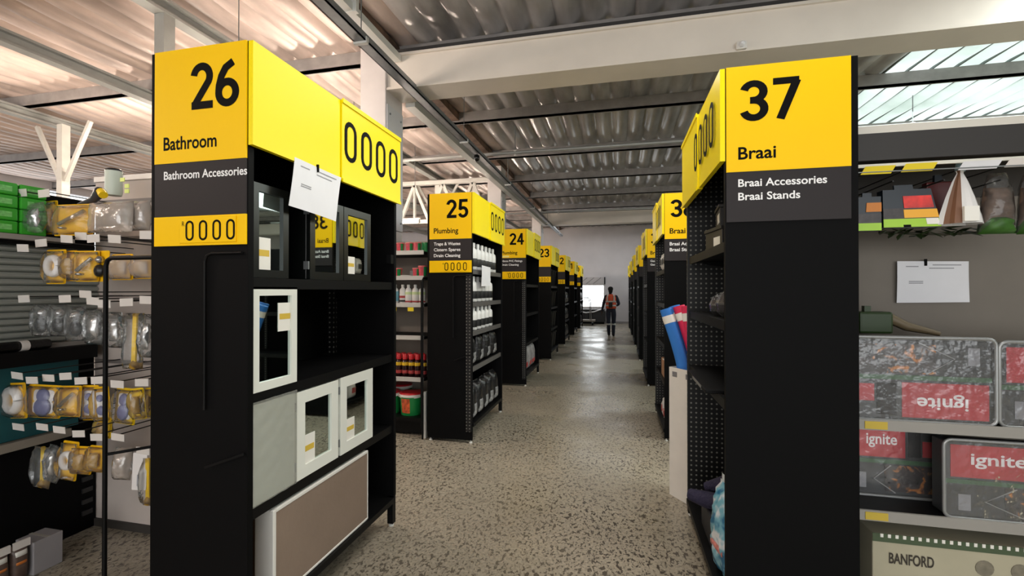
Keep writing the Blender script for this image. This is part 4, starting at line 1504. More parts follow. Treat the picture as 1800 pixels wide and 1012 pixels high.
for k, (u0, v0, u1, v1, kind, card, fl, lab) in enumerate((
        (60, 532, 92, 592, 'knob', None, FILM, 'clear pack with silver top and dark knob, leftmost on the third row'),
        (92, 532, 122, 592, 'knob', None, FILM, 'clear pack with a black knob, second on the third row'),
        (122, 535, 152, 600, 'knob', None, FILM, 'clear pack with a small black knob, third on the third row'),
        (150, 540, 188, 606, 'lump', None, FILM, 'dull clear bag left of the black frame post'),
        (192, 545, 222, 612, 'lump', None, FILM, 'dull clear bag right of the black frame post'),
        (222, 545, 252, 650, 'strip', None, FILM, 'long clear pack with a bright yellow strip'),
        (250, 548, 270, 630, 'lump', None, FILM, 'dark clear bag touching the end bay on the third row'))):
    pack('fitting_pack', lab, u0, v0, u1, v1, 1.96 + 0.025 * (k % 2), kind, g3, card, 0, fl)
g4 = 'yellow packs on the fourth hook row'
for k, (u0, v0, u1, v1, kind, card) in enumerate(((8, 674, 52, 733, 'ring', YEL), (52, 678, 100, 732, 'twin', YEL), (98, 680, 146, 730, 'bar', YEL),
        (146, 678, 172, 737, 'twin', YEL), (170, 680, 196, 740, 'twin', YEL), (196, 684, 240, 743, 'twin', YEL2), (238, 682, 257, 736, 'lump', YEL2), (256, 682, 270, 734, 'lump', YEL2))):
    what = {'ring': 'white ring', 'twin': 'two blue discs', 'bar': 'silver fitting', 'lump': 'amber part'}[kind]
    pack('fitting_pack', 'yellow pack with %s, %s from the left on the fourth hook row' % (what, ORD[k]), u0, v0, u1, v1, 1.93 + 0.03 * (k % 2), kind, g4, card, random.uniform(-8, 2))
pack('fitting_pack', 'yellow pack hanging behind the fourth hook row near the frame post', 170, 735, 196, 768, 2.12, 'lump', g4, YEL2)
g5 = 'packs on the lowest hook row'
for k, (u0, v0, u1, v1, kind, card, fl, lab) in enumerate((
        (62, 782, 92, 856, 'strip', None, FILM, 'purple-white bag with a yellow strip, leftmost on the lowest row'),
        (88, 778, 106, 848, 'lump', None, FILM, 'slim pale bag, second on the lowest hook row'),
        (104, 778, 134, 842, 'ring', YEL, FILM, 'amber pack with a white ring on the lowest hook row'),
        (132, 785, 158, 832, 'lump', YEL, FILM, 'amber pack in a clear bag on the lowest hook row'),
        (156, 785, 182, 828, 'lump', YEL, FILM, 'amber pack left of the black frame post on the lowest row'),
        (205, 785, 231, 842, 'lump', None, PALEF, 'small pale bag right of the black frame post'),
        (233, 796, 258, 860, 'tag', None, None, 'slim white boxed pack beside the end bay'),
        (256, 800, 270, 888, 'strip', None, FILM, 'narrow pack with a yellow tip touching the end bay'))):
    pack('fitting_pack', lab, u0, v0, u1, v1, 1.95 + 0.02 * (k % 2), kind, g5, card, 0, fl)

# ------------------------------------------------------------------ right row 37: hooks, paper, wrapped grills
Y37 = 2.28
GX0, GX1 = XR + DR + 0.012, 2.7
YS = 2.95
G37 = thing('gondola_shelving', 'dark shelving row with wrapped grills right of sign 37', 'shelving', ((GX0 + GX1) / 2, YS, 0), 'gondola rows')
MB().box(GX0, GX1, YS, YS + 0.03, 0.05, 2.1).build('back_panel', M('warm_grey_back_panel', (122, 115, 106), 0.7, var=0.04), G37)
MB().box(GX0, GX1, YS - 0.01, YS + 0.04, 2.1, 2.33).build('header_panel', M('dark_header', (58, 54, 50), 0.6), G37)
Yt = 2.42
MB().box(GX0, GX1, Yt, YS, 2.325, 2.36).build('top_shelf', M('cream_top_rail', (206, 202, 192), 0.5), G37)
MB().box(GX0, GX1, Yt, Yt + 0.02, 2.20, 2.325).build('fascia', M('dark_fascia', (40, 37, 35), 0.5), G37)
MB().box(GX0, GX1, Yt - 0.012, Yt, 2.165, 2.18).build('light_edge', M('pale_edge', (214, 212, 200), 0.4), G37)
MB().tube([(GX0, Yt - 0.03, 2.14), (GX1, Yt - 0.03, 2.13)], 0.003, 5).build('label_wire', STEEL, G37)
for z in (1.0, 0.585):
    so = MB().box(GX0, GX1, Yt, YS, z - 0.03, z).build('shelf', BLACK, G37)
    MB().box(GX0, GX1, Yt - 0.012, Yt, z - 0.04, z + 0.006).build('price_rail', M('pale_price_rail', (150, 147, 141), 0.45), so)
MB().box(GX0, GX1, Yt, YS, 0.05, 0.09).build('base_shelf', BLACK, G37)
for xx in (GX0 + 0.02, 1.95, GX1 - 0.02):
    MB().box(xx - 0.02, xx + 0.02, YS + 0.03, YS + 0.07, 0, 2.3).build('upright', PERF, G37)
for u, v, z in ((1540, 738, 1.0), (1541, 895, 0.585)):
    c = atY(u, v, Yt - 0.014)
    MB().box(c.x - 0.045, c.x + 0.045, Yt - 0.016, Yt - 0.012, z - 0.034, z).build('price_tag', M('dull_yellow_tag', (196, 170, 60), 0.5), G37)
WAGS = [(1543, 299, 2.39, TAGY), (1615, 294, 2.39, TAGY), (1722, 290, 2.39, PAPER), (1800, 285, 2.39, LABELM)]
for u, v, Yl, m_ in WAGS:
    hook(u, v, Yl, 0, 0.12 if m_ != PAPER else 0.14, 0.034, G37, YS, m_)
for u, v in ((1570, 320), (1660, 318), (1760, 318)):
    c = atY(u, v, 2.45)
    MB().tube([(c.x, YS, c.z), (c.x, 2.45, c.z + 0.005)], 0.004, 5).build('hook', HOOK, G37)

LIME = M('lime_band', (160, 206, 40), 0.35)
ORY = M('orange_yellow_panel', (238, 172, 30), 0.35)
NAVY = M('dark_blue_top', (22, 34, 44), 0.35)
COALM = M('coal_print', (48, 42, 42), 0.35, var=0.5, vscale=30)


def carton_bag(label, u0, v0, u1, v1, Y, skew, full):
    a = atY(u0, v1, Y)
    b = atY(u1, v0, Y)
    w_, h_ = b.x - a.x, b.z - a.z
    root = thing('firelighter_carton', label, 'box', (a.x + w_ / 2, Y, a.z), 'hanging cartons')
    root['_org'] = (0, 0, 0)
    t = 0.05

    def band(z0, z1, y0, y1, m_, nm, xa=-0.5, xb=0.5):
        def sx(z):
            return 1 - 0.16 * (z / h_)
        pts = [(xa * w_ * sx(z0) + skew * z0, z0), (xb * w_ * sx(z0) + skew * z0, z0), (xb * w_ * sx(z1) + skew * z1, z1), (xa * w_ * sx(z1) + skew * z1, z1)]
        MB().prism(pts, y0, y1).build(nm, m_, root)
    band(0, h_, 0, t, NAVY, 'carton')
    band(0.0, h_ * 0.22, -0.003, 0, LIME, 'lime_base')
    band(h_ * 0.22, h_ * 0.5, -0.002, 0, COALM, 'coal_print')
    if full:
        band(h_ * 0.24, h_ * 0.46, -0.004, 0, ORY, 'yellow_panel', -0.12, 0.5)
        band(h_ * 0.5, h_ * 0.82, -0.003, 0, M('red_flame_print', (208, 40, 30), 0.35, var=0.4, vscale=18), 'flame_print', -0.1, 0.46)
        band(h_ * 0.06, h_ * 0.22, -0.005, -0.003, STICK, 'barcode_sticker', 0.26, 0.48)
        band(h_ * 0.0, h_ * 0.06, -0.004, -0.002, INK, 'hand_slot', -0.15, -0.02)
    else:
        band(h_ * 0.55, h_ * 0.82, -0.004, 0, M('orange_panel', (200, 120, 30), 0.4), 'orange_panel', -0.1, 0.5)
    band(h_, h_ * 1.14, t * 0.4, t * 0.6, NAVY, 'hang_tab', -0.2, 0.2)
    return root


carton_bag('dark firelighter carton with lime base at the edge of sign 37', 1500, 345, 1549, 406, 2.47, 0.05, False)
carton_bag('firelighter carton with a red flame and yellow band', 1553, 330, 1654, 400, 2.47, -0.12, True)
c = atY(1655, 392, 2.6)
r_ = thing('dark_red_pack', 'dark red pack hanging behind the flame carton', 'pack', (c.x, 2.6, c.z))
MB().box(c.x - 0.06, c.x + 0.05, 2.6, 2.64, c.z, c.z + 0.2).build('carton', M('dark_red_card', (92, 20, 20), 0.4), r_, bevel=0.005)
MB().box(c.x - 0.02, c.x + 0.01, 2.612, 2.628, c.z + 0.2, c.z + 0.235).build('hang_tab', NAVY, r_)
# twisted white and brown paper cone
a = atY(1688, 394, 2.47)
r_ = thing('cone_pack', 'white and brown cone-shaped pack hanging by its twisted top', 'pack', (a.x, 2.47, a.z))
hC = atY(1690, 300, 2.47).z - a.z
mb = MB()
n = 20
rows = [(0.082, 0), (0.075, 0.15), (0.052, 0.5), (0.028, 0.8), (0.012, 0.95), (0.016, 1.0)]
vs = []
for rr, t in rows:
    for k in range(n):
        an = 2 * math.pi * k / n
        q = rr * (1 + 0.10 * math.cos(6 * an))
        vs.append((a.x + q * math.cos(an) - 0.0 * t, a.y + q * 0.7 * math.sin(an), a.z + t * hC))
for i in range(len(rows) - 1):
    for k in range(n):
        mb.add([vs[i * n + k], vs[i * n + (k + 1) % n], vs[(i + 1) * n + (k + 1) % n], vs[(i + 1) * n + k]], [(0, 1, 2, 3)], 1 if (11 <= k <= 13) else 0, True)
mb.build('wrapper', [M('white_wrap', (222, 220, 218), 0.4), M('brown_wrap', (118, 82, 60), 0.5)], r_)
MB().tube([(a.x, a.y, a.z + hC), (a.x + 0.005, a.y, a.z + hC + 0.03)], 0.02, 8).build('blue_tie', M('blue_tie', (150, 180, 190), 0.4), r_)
MB().box(a.x - 0.03, a.x + 0.025, a.y - 0.075, a.y - 0.062, a.z + 0.005, a.z + 0.07).build('sticker', STICK, r_)
# clear bags with wood and green leaves
LEAF = M('leaf_green', (52, 96, 28), 0.5, var=0.25, vscale=20)
for k, (u0, u1, lab) in enumerate(((1716, 1790, 'clear bag of brown chips with a green base at the right'), (1785, 1840, 'clear bag at the right edge of the photo'))):
    a = atY(u0, 410, 2.5)
    b = atY(u1, 300, 2.5)
    w_, h_ = b.x - a.x, b.z - a.z
    cx = (a.x + b.x) / 2
    r_ = thing('chip_bag', lab, 'bag', (cx, 2.5, a.z), 'clear chip bags')
    MB().pillow(w_ * 0.86, h_ * 0.62, 0.06, 8, 8, (cx, 2.5, a.z + h_ * 0.12), px=3, wob=0.012, top=0.75).build('wood_chips', M('brown_chips', (92, 72, 58) if k == 0 else (196, 138, 92), 0.7, var=0.4, vscale=30), r_)
    MB().pillow(w_, h_ * 0.98, 0.085, 8, 8, (cx, 2.5, a.z), px=3, wob=0.012, top=0.45).build('clear_bag', FILM2, r_)
    MB().pillow(w_ * 0.95, h_ * 0.3, 0.09, 8, 6, (cx, 2.5, a.z - 0.005), px=2.4, wob=0.02, top=0.6).build('green_base', LEAF, r_)
# dark green garland along the bottom of the hanging goods: leaves
r_ = thing('green_garland', 'dark green leafy bundle hanging under the firelighter cartons', 'foliage', tuple(atY(1640, 412, 2.62)))
o_ = atY(1640, 412, 2.62)
for k in range(46):
    x = atY(random.uniform(1545, 1780), 405, 2.62).x
    z = o_.z + random.uniform(-0.01, 0.035)
    y = 2.62 + random.uniform(-0.05, 0.05)
    ln, wd = random.uniform(0.05, 0.09), 0.014
    an = random.uniform(-0.6, 0.6)
    mt = Matrix.Translation((x, y, z)) @ Matrix.Rotation(random.uniform(0, 6.28), 4, 'Z') @ Matrix.Rotation(an, 4, 'Y')
    mb = MB()
    mb.add([(-ln / 2, 0, 0), (-ln / 6, -wd, 0.004), (ln / 4, -wd * 0.8, 0.003), (ln / 2, 0, 0), (ln / 4, wd * 0.8, 0.003), (-ln / 6, wd, 0.004), (0, 0, -0.003)],
           [(0, 1, 6), (1, 2, 6), (2, 3, 6), (3, 4, 6), (4, 5, 6), (5, 0, 6)])
    mb.xf(mt).build('leaf', M('dark_leaf', (42, 58, 26), 0.5), r_)
MB().tube([atY(1545, 408, 2.62), atY(1660, 412, 2.62), atY(1790, 404, 2.62)], 0.006, 6).build('stem', M('dark_stem', (52, 50, 34), 0.6), r_)
paper_sheet('hanging_sheet', 'white printed sheet on the grey panel right of sign 37', [atY(1576, 459, YS - 0.02), atY(1704, 459, YS - 0.02), atY(1704, 531, YS - 0.02), atY(1576, 532, YS - 0.02)], (0, -1, 0), 0.4)
c = atY(1535, 582, 2.8)
r_ = thing('green_tool', 'dark green boxy tool with a tan handle on the shelf', 'tool', (c.x, 2.8, 1.395))
MB().box(c.x - 0.08, c.x + 0.075, 2.76, 2.86, c.z - 0.01, c.z + 0.105).build('housing', M('dark_green_plastic', (40, 60, 26), 0.45, var=0.1), r_, bevel=0.012)
MB().tube([(c.x + 0.06, 2.8, c.z + 0.08), (c.x + 0.14, 2.78, c.z + 0.03), (c.x + 0.28, 2.77, c.z - 0.005)], 0.02, 8, rads=[0.03, 0.024, 0.012]).build('handle', M('tan_plastic', (110, 96, 72), 0.5), r_)
MB().box(c.x - 0.045, c.x - 0.015, 2.79, 2.82, c.z + 0.1, c.z + 0.135).build('knob', M('dark_green_plastic', (40, 60, 26), 0.45), r_)

REDP = M('red_print', (186, 30, 46), 0.35, var=0.08)
CHAR = M('charcoal_carton', (40, 42, 44), 0.4, var=0.1)
GRNS = M('green_stripe', (44, 92, 52), 0.4)
TRAYM = clear_mat('clear_tray', (190, 196, 196), 0.45, 0.1)


def grill(label, x0, x1, z0, z1, Yf, flip=False, depth=0.1, rounded=True, dim=False):
    org = ((x0 + x1) / 2, Yf + depth / 2, z0)
    root = thing('wrapped_grill', label, 'box', org, 'wrapped grill packs')
    w_, h_ = x1 - x0, z1 - z0
    ct = MB().box(x0 + 0.012, x1 - 0.012, Yf + 0.006, Yf + depth, z0 + 0.004, z1 - 0.012).build('carton', CHAR, root, bevel=0.005)

    def pr(a0, a1, b0, b1, m_, nm, lift=0.0, par=None):
        if flip:
            a0, a1 = 1 - a1, 1 - a0
            b0, b1 = 1 - b1, 1 - b0
        return MB().box(x0 + 0.012 + a0 * (w_ - 0.024), x0 + 0.012 + a1 * (w_ - 0.024), Yf + 0.003 - lift, Yf + 0.006 - lift * 0.9, z0 + 0.006 + b0 * (h_ - 0.02), z0 + 0.006 + b1 * (h_ - 0.02)).build(nm, m_, par or root)
    rp = pr(0.03 if not flip else 0.02, 0.62, 0.53, 0.97, REDP, 'red_panel')
    pr(0.66, 0.80, 0.55, 0.95, INK, 'text_panel')
    pr(0.82, 0.99, 0.56, 0.78, REDP, 'red_patch')
    pr(0.0, 1.0, 0.44, 0.5, GRNS, 'green_stripe')
    pr(0.38, 0.98, 0.05, 0.42, FIRE, 'fire_photo')
    pr(0.08, 0.16, 0.08, 0.30, GREYINK, 'tool_print')
    # diamond outline
    def P(a, b):
        if flip:
            a, b = 1 - a, 1 - b
        return (x0 + 0.012 + a * (w_ - 0.024), Yf + 0.002, z0 + 0.006 + b * (h_ - 0.02))
    MB().tube([P(0.45, 0.42), P(0.25, 0.22), P(0.5, 0.03)], 0.003, 5).build('outline_print', M('print_silver', (170, 170, 170), 0.4), root)
    # brand lettering on the red panel
    a0, a1, b0, b1 = 0.16, 0.5, 0.66, 0.85
    if flip:
        o = Vector(P(a0, b0))
        o.y = Yf + 0.0015
        text('ignite', o, (-1, 0, 0), (a1 - a0) * w_, (b1 - b0) * h_, WHITEINK, rp, 1, updir=(0, 0, -1))
    else:
        o = Vector(P(a0, b0))
        o.y = Yf + 0.0015
        text('ignite', o, (1, 0, 0), (a1 - a0) * w_, (b1 - b0) * h_, WHITEINK, rp, 1)
    # clear tray around it
    MB().rrect(x0, x1, z0, z1, Yf - 0.004, Yf - 0.002, 0.03).build('clear_front', FILM2, root)
    ring = []
    rr = 0.03
    for cx, cz, a in ((x1 - rr, z1 - rr, 0), (x0 + rr, z1 - rr, 90), (x0 + rr, z0 + rr, 180), (x1 - rr, z0 + rr, 270)):
        for k in range(5):
            t = R(a + 90 * k / 4)
            ring.append((cx + rr * math.cos(t), Yf - 0.003, cz + rr * math.sin(t)))
    ring.append(ring[0])
    MB().tube(ring, 0.0075, 6, caps=False).build('tray_rim', M('silver_tray_rim', (150, 152, 152), 0.25, 0.4), root)
    return root


def xa(u, Y=2.43):
    return atY(u, 600, Y).x


grill('wrapped grill pack lying upside down on the upper shelf', xa(1490), xa(1752), 1.003, 1.385, 2.435, True)
grill('wrapped grill pack at the right end of the upper shelf', xa(1757), xa(1757) + 0.62, 1.003, 1.375, 2.435)
grill('dim grill pack set back on the middle shelf beside sign 37', xa(1494, 2.6), xa(1655, 2.6), 0.59, 0.955, 2.60)
grill('wrapped grill pack with a silver rim on the middle shelf', xa(1657), xa(1657) + 0.6, 0.588, 0.935, 2.43)
# loose plastic film on top of the upper packs
# beige box below
x0, x1 = xa(1532, 2.44), xa(1532, 2.44) + 0.95
r_ = thing('beige_box', 'large beige carton with printed name on the bottom shelf', 'box', ((x0 + x1) / 2, 2.68, 0.09))
BEI = M('beige_carton', (176, 170, 146), 0.6, var=0.05)
MB().box(x0, x1, 2.44, 2.92, 0.091, 0.478).build('carton', BEI, r_, bevel=0.004)
MB().box(x0, x1, 2.437, 2.44, 0.44, 0.478).build('green_band', M('dull_green_band', (70, 86, 60), 0.5), r_)
for k in range(30):
    xx = x0 + 0.03 + k * 0.03
    MB().box(xx, xx + 0.012, 2.435, 2.4372, 0.462, 0.478).build('white_tick', STICK, r_)
text('BANFORD', (x0 + 0.065, 2.4365, 0.345), (1, 0, 0), 0.175, 0.05, M('brown_ink', (52, 46, 38), 0.6), r_, 1)
for k in range(3):
    xx = x0 + 0.43 + k * 0.13
    MB().lathe([(0.035, 0), (0.035, 0.002)], (0, 0, 0), 16).xf(Matrix.Translation((xx, 2.4395, 0.37)) @ Matrix.Rotation(R(90), 4, 'X')).build('round_mark', M('taupe_mark', (122, 116, 100), 0.6, var=0.2, vscale=40), r_)

# ------------------------------------------------------------------ goods in end bay 37
XD = XR
BOXK = M('dark_carton', (36, 34, 32), 0.5)


def small_box(label, x0, x1, y0, y1, z0, z1, rz, group='dark boxes in end bay 37'):
    org = ((x0 + x1) / 2, (y0 + y1) / 2, z0)
    root = thing('dark_box', label, 'box', org, group)
    root.rotation_euler = (0, 0, R(rz))
    MB().box(x0, x1, y0, y1, z0, z1 - 0.02).build('carton', BOXK, root, bevel=0.003)
    MB().box(x0 - 0.008, x1 + 0.005, y0 - 0.005, y1 + 0.005, z1 - 0.02, z1).build('lid', BOXK, root, bevel=0.003)
    MB().box(x0 - 0.0015, x0, y0 + 0.03, y0 + 0.13, z0 + 0.02, z0 + 0.075).build('side_label', STICK, root)
    MB().box(x0 + 0.05, x0 + 0.13, y0 - 0.0015, y0, z0 + 0.03, z0 + 0.075).build('end_label', STICK, root)
    return root


small_box('dark box with white labels, lower of two in end bay 37', XR + 0.06, XR + 0.33, 2.75, 3.02, 1.832, 1.965, 8)
small_box('dark box with white labels, upper of two in end bay 37', XR + 0.09, XR + 0.34, 2.76, 3.0, 1.967, 2.09, -6)
# shiny wrapped sphere-like goods (moulded masks) on the second shelf
for k, (yy, r, xo) in enumerate(((2.62, 0.085, 0.1), (2.84, 0.07, 0.09))):
    c = V(XR + xo + 0.02, yy, 1.452)
    r_ = thing('wrapped_lantern', 'dark rounded item in shiny wrap on the shelf, %s one' % ['nearer', 'farther'][k], 'wrapped item', tuple(c), 'shiny wrapped items')
    MB().lathe([(r * 0.6, 0), (r * 0.95, r * 0.4), (r, r * 0.9), (r * 0.75, r * 1.5), (r * 0.3, r * 1.8)], tuple(c), 16, sx=1.0, sy=1.15).build('body', M('dark_navy_gloss', (22, 24, 34), 0.2), r_)
    MB().lathe([(r * 0.66, 0), (r * 1.05, r * 0.4), (r * 1.1, r * 0.95), (r * 0.82, r * 1.6), (r * 0.3, r * 1.95)], tuple(c), 11, sx=1.0, sy=1.15, smooth=False).build('clear_wrap', FILM2, r_)
    MB().lathe([(r * 1.0, r * 0.85), (r * 1.03, r * 1.0)], tuple(c), 16, sx=1.0, sy=1.15).build('silver_band', FITC, r_)
# flat black plates on the third shelf
r_ = thing('grill_plate', 'flat black plate jutting from the third shelf of end bay 37', 'plate', (XR + 0.1, 2.75, 1.072))
MB().box(XR - 0.05, XR + 0.35, 2.5, 3.1, 1.071, 1.09).build('plate', BLACK, r_, bevel=0.004)
MB().box(XR - 0.052, XR - 0.045, 2.62, 2.9, 1.074, 1.088).build('handle_strip', M('grey_strip', (120, 120, 118), 0.4), r_)
# tool bag of dark blue cloth, and plastic sack
CLOTH = M('navy_cloth', (38, 34, 62), 0.8, bump=0.5, bscale=60, var=0.2)
GCL = M('grey_cloth', (120, 118, 116), 0.8)
c = V(XR + 0.1, 2.92, 0.122)
r_ = thing('cloth_roll', 'navy blue cloth roll lying across the bottom shelf', 'cloth', tuple(c))
MB().tube([(XR - 0.05, 3.02, 0.33), (XR + 0.04, 2.95, 0.335), (XR + 0.16, 2.86, 0.35), (XR + 0.3, 2.8, 0.36)], 0.055, 10, rads=[0.035, 0.05, 0.055, 0.05]).build('roll', CLOTH, r_)
MB().tube([(XR + 0.05, 3.03, 0.38), (XR + 0.16, 2.95, 0.45), (XR + 0.28, 2.86, 0.52)], 0.05, 10, rads=[0.03, 0.05, 0.055]).build('upper_fold', CLOTH, r_)
MB().tube([(XR + 0.10, 2.915, 0.372), (XR + 0.12, 2.90, 0.374)], 0.06, 10).build('grey_band', GCL, r_)
MB().box(XR + 0.03, XR + 0.4, 2.72, 3.1, 0.121, 0.295).build('box_below', M('dark_box_card', (20, 20, 26), 0.6), r_, bevel=0.01)
c = V(XR + 0.075, 2.53, 0.122)
r_ = thing('plastic_sack', 'blue and white plastic sack on the bottom shelf of end bay 37', 'bag', tuple(c))
mt = Matrix.Translation(c) @ Matrix.Rotation(R(-78), 4, 'Z')
SACK = bpy.data.materials.new('blue_white_sack')
SACK.use_nodes = True
nt = SACK.node_tree
b_ = nt.nodes['Principled BSDF']
b_.inputs['Roughness'].default_value = 0.25
tc = nt.nodes.new('ShaderNodeTexCoord')
nz = nt.nodes.new('ShaderNodeTexNoise')
nz.inputs['Scale'].default_value = 9
nz.inputs['Detail'].default_value = 3
nt.links.new(tc.outputs['Object'], nz.inputs['Vector'])
rp_ = nt.nodes.new('ShaderNodeValToRGB')
rp_.color_ramp.interpolation = 'EASE'
e = rp_.color_ramp.elements
e[0].position, e[0].color = 0.38, lin((40, 110, 150))
e[1].position, e[1].color = 0.62, lin((226, 230, 234))
x_ = e.new(0.5)
x_.color = lin((120, 180, 200))
nt.links.new(nz.outputs['Fac'], rp_.inputs[0])
nt.links.new(rp_.outputs[0], b_.inputs['Base Color'])
MB().pillow(0.30, 0.47, 0.15, 10, 12, px=3, wob=0.02, top=0.75).xf(mt).build('sack', SACK, r_)
MB().pillow(0.14, 0.035, 0.012, 6, 3, (0, -0.074, 0.15), px=3).xf(mt).build('red_print', M('red_print_small', (196, 120, 112), 0.4, var=0.4, vscale=60), r_)
MB().pillow(0.19, 0.05, 0.012, 6, 3, (0.0, 0, 0.455), px=3).xf(mt).build('top_seal', M('sack_white', (214, 224, 230), 0.3), r_)

# ------------------------------------------------------------------ pool noodle carton in front of row 38
CART = M('white_card', (222, 216, 208), 0.6, var=0.04)
CC = V(0.595, 3.70, 0)
CA = R(-54)
cdir, cnrm = V(math.cos(CA), math.sin(CA), 0), V(math.sin(CA), -math.cos(CA), 0)
r_ = thing('noodle_carton', 'tall white carton of pool noodles beside the aisle', 'box', tuple(CC))
r_.rotation_euler = (0, 0, CA)
r_['_org'] = (0, 0, 0)
hw, hd, ch = 0.175, 0.115, 1.0
MB().box(-hw, hw, -hd, -hd + 0.006, 0.0, ch).build('front_wall', CART, r_)
MB().box(-hw, hw, hd - 0.006, hd, 0.0, ch).build('back_wall', CART, r_)
MB().box(-hw, -hw + 0.006, -hd + 0.006, hd - 0.006, 0.0, ch).build('side_wall', CART, r_)
MB().box(hw - 0.006, hw, -hd + 0.006, hd - 0.006, 0.0, ch).build('side_wall', CART, r_)
MB().box(-hw + 0.006, hw - 0.006, -hd + 0.006, hd - 0.006, 0.0, 0.006).build('bottom', CART, r_)
for a0, a1 in ((-0.14, -0.09), (0.0, 0.06)):
    MB().box(a0, a1, -hd - 0.001, -hd, ch - 0.07, ch - 0.03).build('print_mark', M('dull_print', (120, 118, 120), 0.6, var=0.3, vscale=60), r_)
NB = M('blue_foam', (44, 120, 204), 0.7, bump=0.1)
NR = M('red_foam', (222, 40, 84), 0.7, bump=0.1)
NY = M('yellow_foam', (232, 222, 70), 0.7, bump=0.1)
HOLE = M('noodle_hole', (20, 40, 70), 0.8)
ND = [(1170, 543, -0.085, -0.045, NB, 'blue pool noodle leaning farthest left in the carton', 3.80), (1185, 538, -0.10, 0.045, NB, 'blue pool noodle standing behind the leaning one', 3.90),
      (1193, 538, -0.015, 0.03, NR, 'red pool noodle in the middle of the carton', 3.80), (1208, 537, 0.04, -0.05, NR, 'red pool noodle, nearest the end bay', 3.66),
      (1219, 550, 0.115, 0.0, NY, 'yellow pool noodle mostly hidden by the end bay', 3.62)]
for u, v, ta, tb, m_, lab, ty in ND:
    t = atY(u, v, ty)
    rim = CC + cdir * ta - cnrm * tb + V(0, 0, 1.0)
    base = CC + cdir * (ta * 0.8 + 0.02) - cnrm * tb * 0.8 + V(0, 0, 0.008)
    r2 = thing('pool_noodle', lab, 'pool noodle', tuple(base), 'pool noodles')
    knots = [base, base.lerp(rim, 0.5), rim.lerp(base, 0.12), rim.lerp(t, 0.25), t]
    pts = []
    for k in range(4):
        p0, p1, p2, p3 = knots[max(k - 1, 0)], knots[k], knots[k + 1], knots[min(k + 2, 4)]
        for q in range(4):
            w_ = q / 4
            pts.append(0.5 * ((2 * p1) + (p2 - p0) * w_ + (2 * p0 - 5 * p1 + 4 * p2 - p3) * w_ ** 2 + (3 * p1 - p0 - 3 * p2 + p3) * w_ ** 3))
    pts.append(t)
    MB().tube(pts, 0.046, 16).build('foam', m_, r2)
    d = (pts[-1] - pts[-2]).normalized()
    MB().tube([pts[-1] + d * 0.0005, pts[-1] + d * 0.002], 0.01, 10).build('core_hole', HOLE, r2)
    if m_ != NY:
        zz = 0.14
        MB().tube([pts[-1] - d * 0.115, pts[-1] - d * 0.055], 0.0472, 16, caps=False).build('paper_band', STICK, r2)

# ------------------------------------------------------------------ smaller goods of the farther bays
r_ = thing('brown_carton', 'brown carton with white lid on a low shelf below sign 38', 'box', (XR + 0.12, 5.55, 0.6))
MB().box(XR + 0.03, XR + 0.25, 5.4, 5.75, 0.602, 0.8).build('carton', M('tan_cardboard', (166, 124, 92), 0.7), r_, bevel=0.004)
MB().box(XR + 0.028, XR + 0.252, 5.5, 5.6, 0.8, 0.803).build('tape', STICK, r_)
for k in range(3):
    c = V(XR + 0.07, 5.35 + k * 0.2, 1.83)
    r_ = thing('white_pouch', 'white pouch, %s from the near end, top shelf below sign 38' % ORD[k], 'bag', tuple(c), 'white pouches below sign 38')
    MB().pillow(0.17, 0.22, 0.09, 8, 8, px=3, wob=0.015, top=0.7).xf(Matrix.Translation(c) @ Matrix.Rotation(R(-90), 4, 'Z')).build('pouch', M('white_plastic', (208, 206, 204), 0.35), r_)
    MB().box(c.x - 0.052, c.x - 0.046, c.y - 0.04, c.y + 0.04, c.z + 0.07, c.z + 0.14).build('print_label', LABK, r_)
for k in range(2):
    c = V(XR + 0.08, 5.35 + k * 0.24, 0.122)
    r_ = thing('white_pouch', 'white sack, %s from the near end, bottom shelf below sign 38' % ORD[k], 'bag', tuple(c), 'white sacks below sign 38')
    MB().pillow(0.2, 0.24, 0.12, 8, 8, px=3, wob=0.015, top=0.8).xf(Matrix.Translation(c) @ Matrix.Rotation(R(-90), 4, 'Z')).build('pouch', M('white_plastic', (208, 206, 204), 0.35), r_)
    MB().box(c.x - 0.066, c.x - 0.058, c.y - 0.04, c.y + 0.04, c.z + 0.08, c.z + 0.15).build('print_label', REDL, r_)
# red and white sacks low in bay 24
for k in range(3):
    c = V(XL - 0.10, 7.46 + 0.25 + k * 0.34, 0.202)
    r_ = thing('salt_sack', 'red and white sack, %s from the near end, below sign 24' % ORD[k], 'bag', tuple(c), 'sacks below sign 24')
    MB().pillow(0.3, 0.42, 0.14, 8, 8, px=3.5, wob=0.015, top=0.85).xf(Matrix.Translation(c) @ Matrix.Rotation(R(90), 4, 'Z')).build('sack', M('grey_sack', (150, 146, 146), 0.4, var=0.3, vscale=15), r_)
    MB().pillow(0.2, 0.12, 0.05, 6, 6, (0, -0.05, 0.06), px=3.5).xf(Matrix.Translation(c) @ Matrix.Rotation(R(90), 4, 'Z')).build('red_print', REDL, r_)
# black bins in bay 23
pbin = thing('black_bin', 'proto', 'bin', (0, 0, 0), 'black bins below sign 23')
MB().lathe([(0.14, 0), (0.145, 0.01), (0.175, 0.36), (0.19, 0.36), (0.19, 0.39)], n=20).build('body', M('black_bin_plastic', (16, 16, 17), 0.35), pbin)
MB().lathe([(0.16, 0.388), (0.172, 0.392)], n=20).build('inner_floor', BLACKM, pbin)
sp, lb = [], []
for zi, zz in enumerate((1.7, 1.2, 0.7, 0.2)):
    for k in range(3):
        sp.append((XL - 0.20, 10.4 + 0.25 + k * 0.4, zz + 0.002, 0))
        lb.append('black plastic bin, %s from the near end, %s shelf below sign 23' % (ORD[k], ['top', 'second', 'third', 'bottom'][zi]))
spread(pbin, sp, lambda i: lb[i])
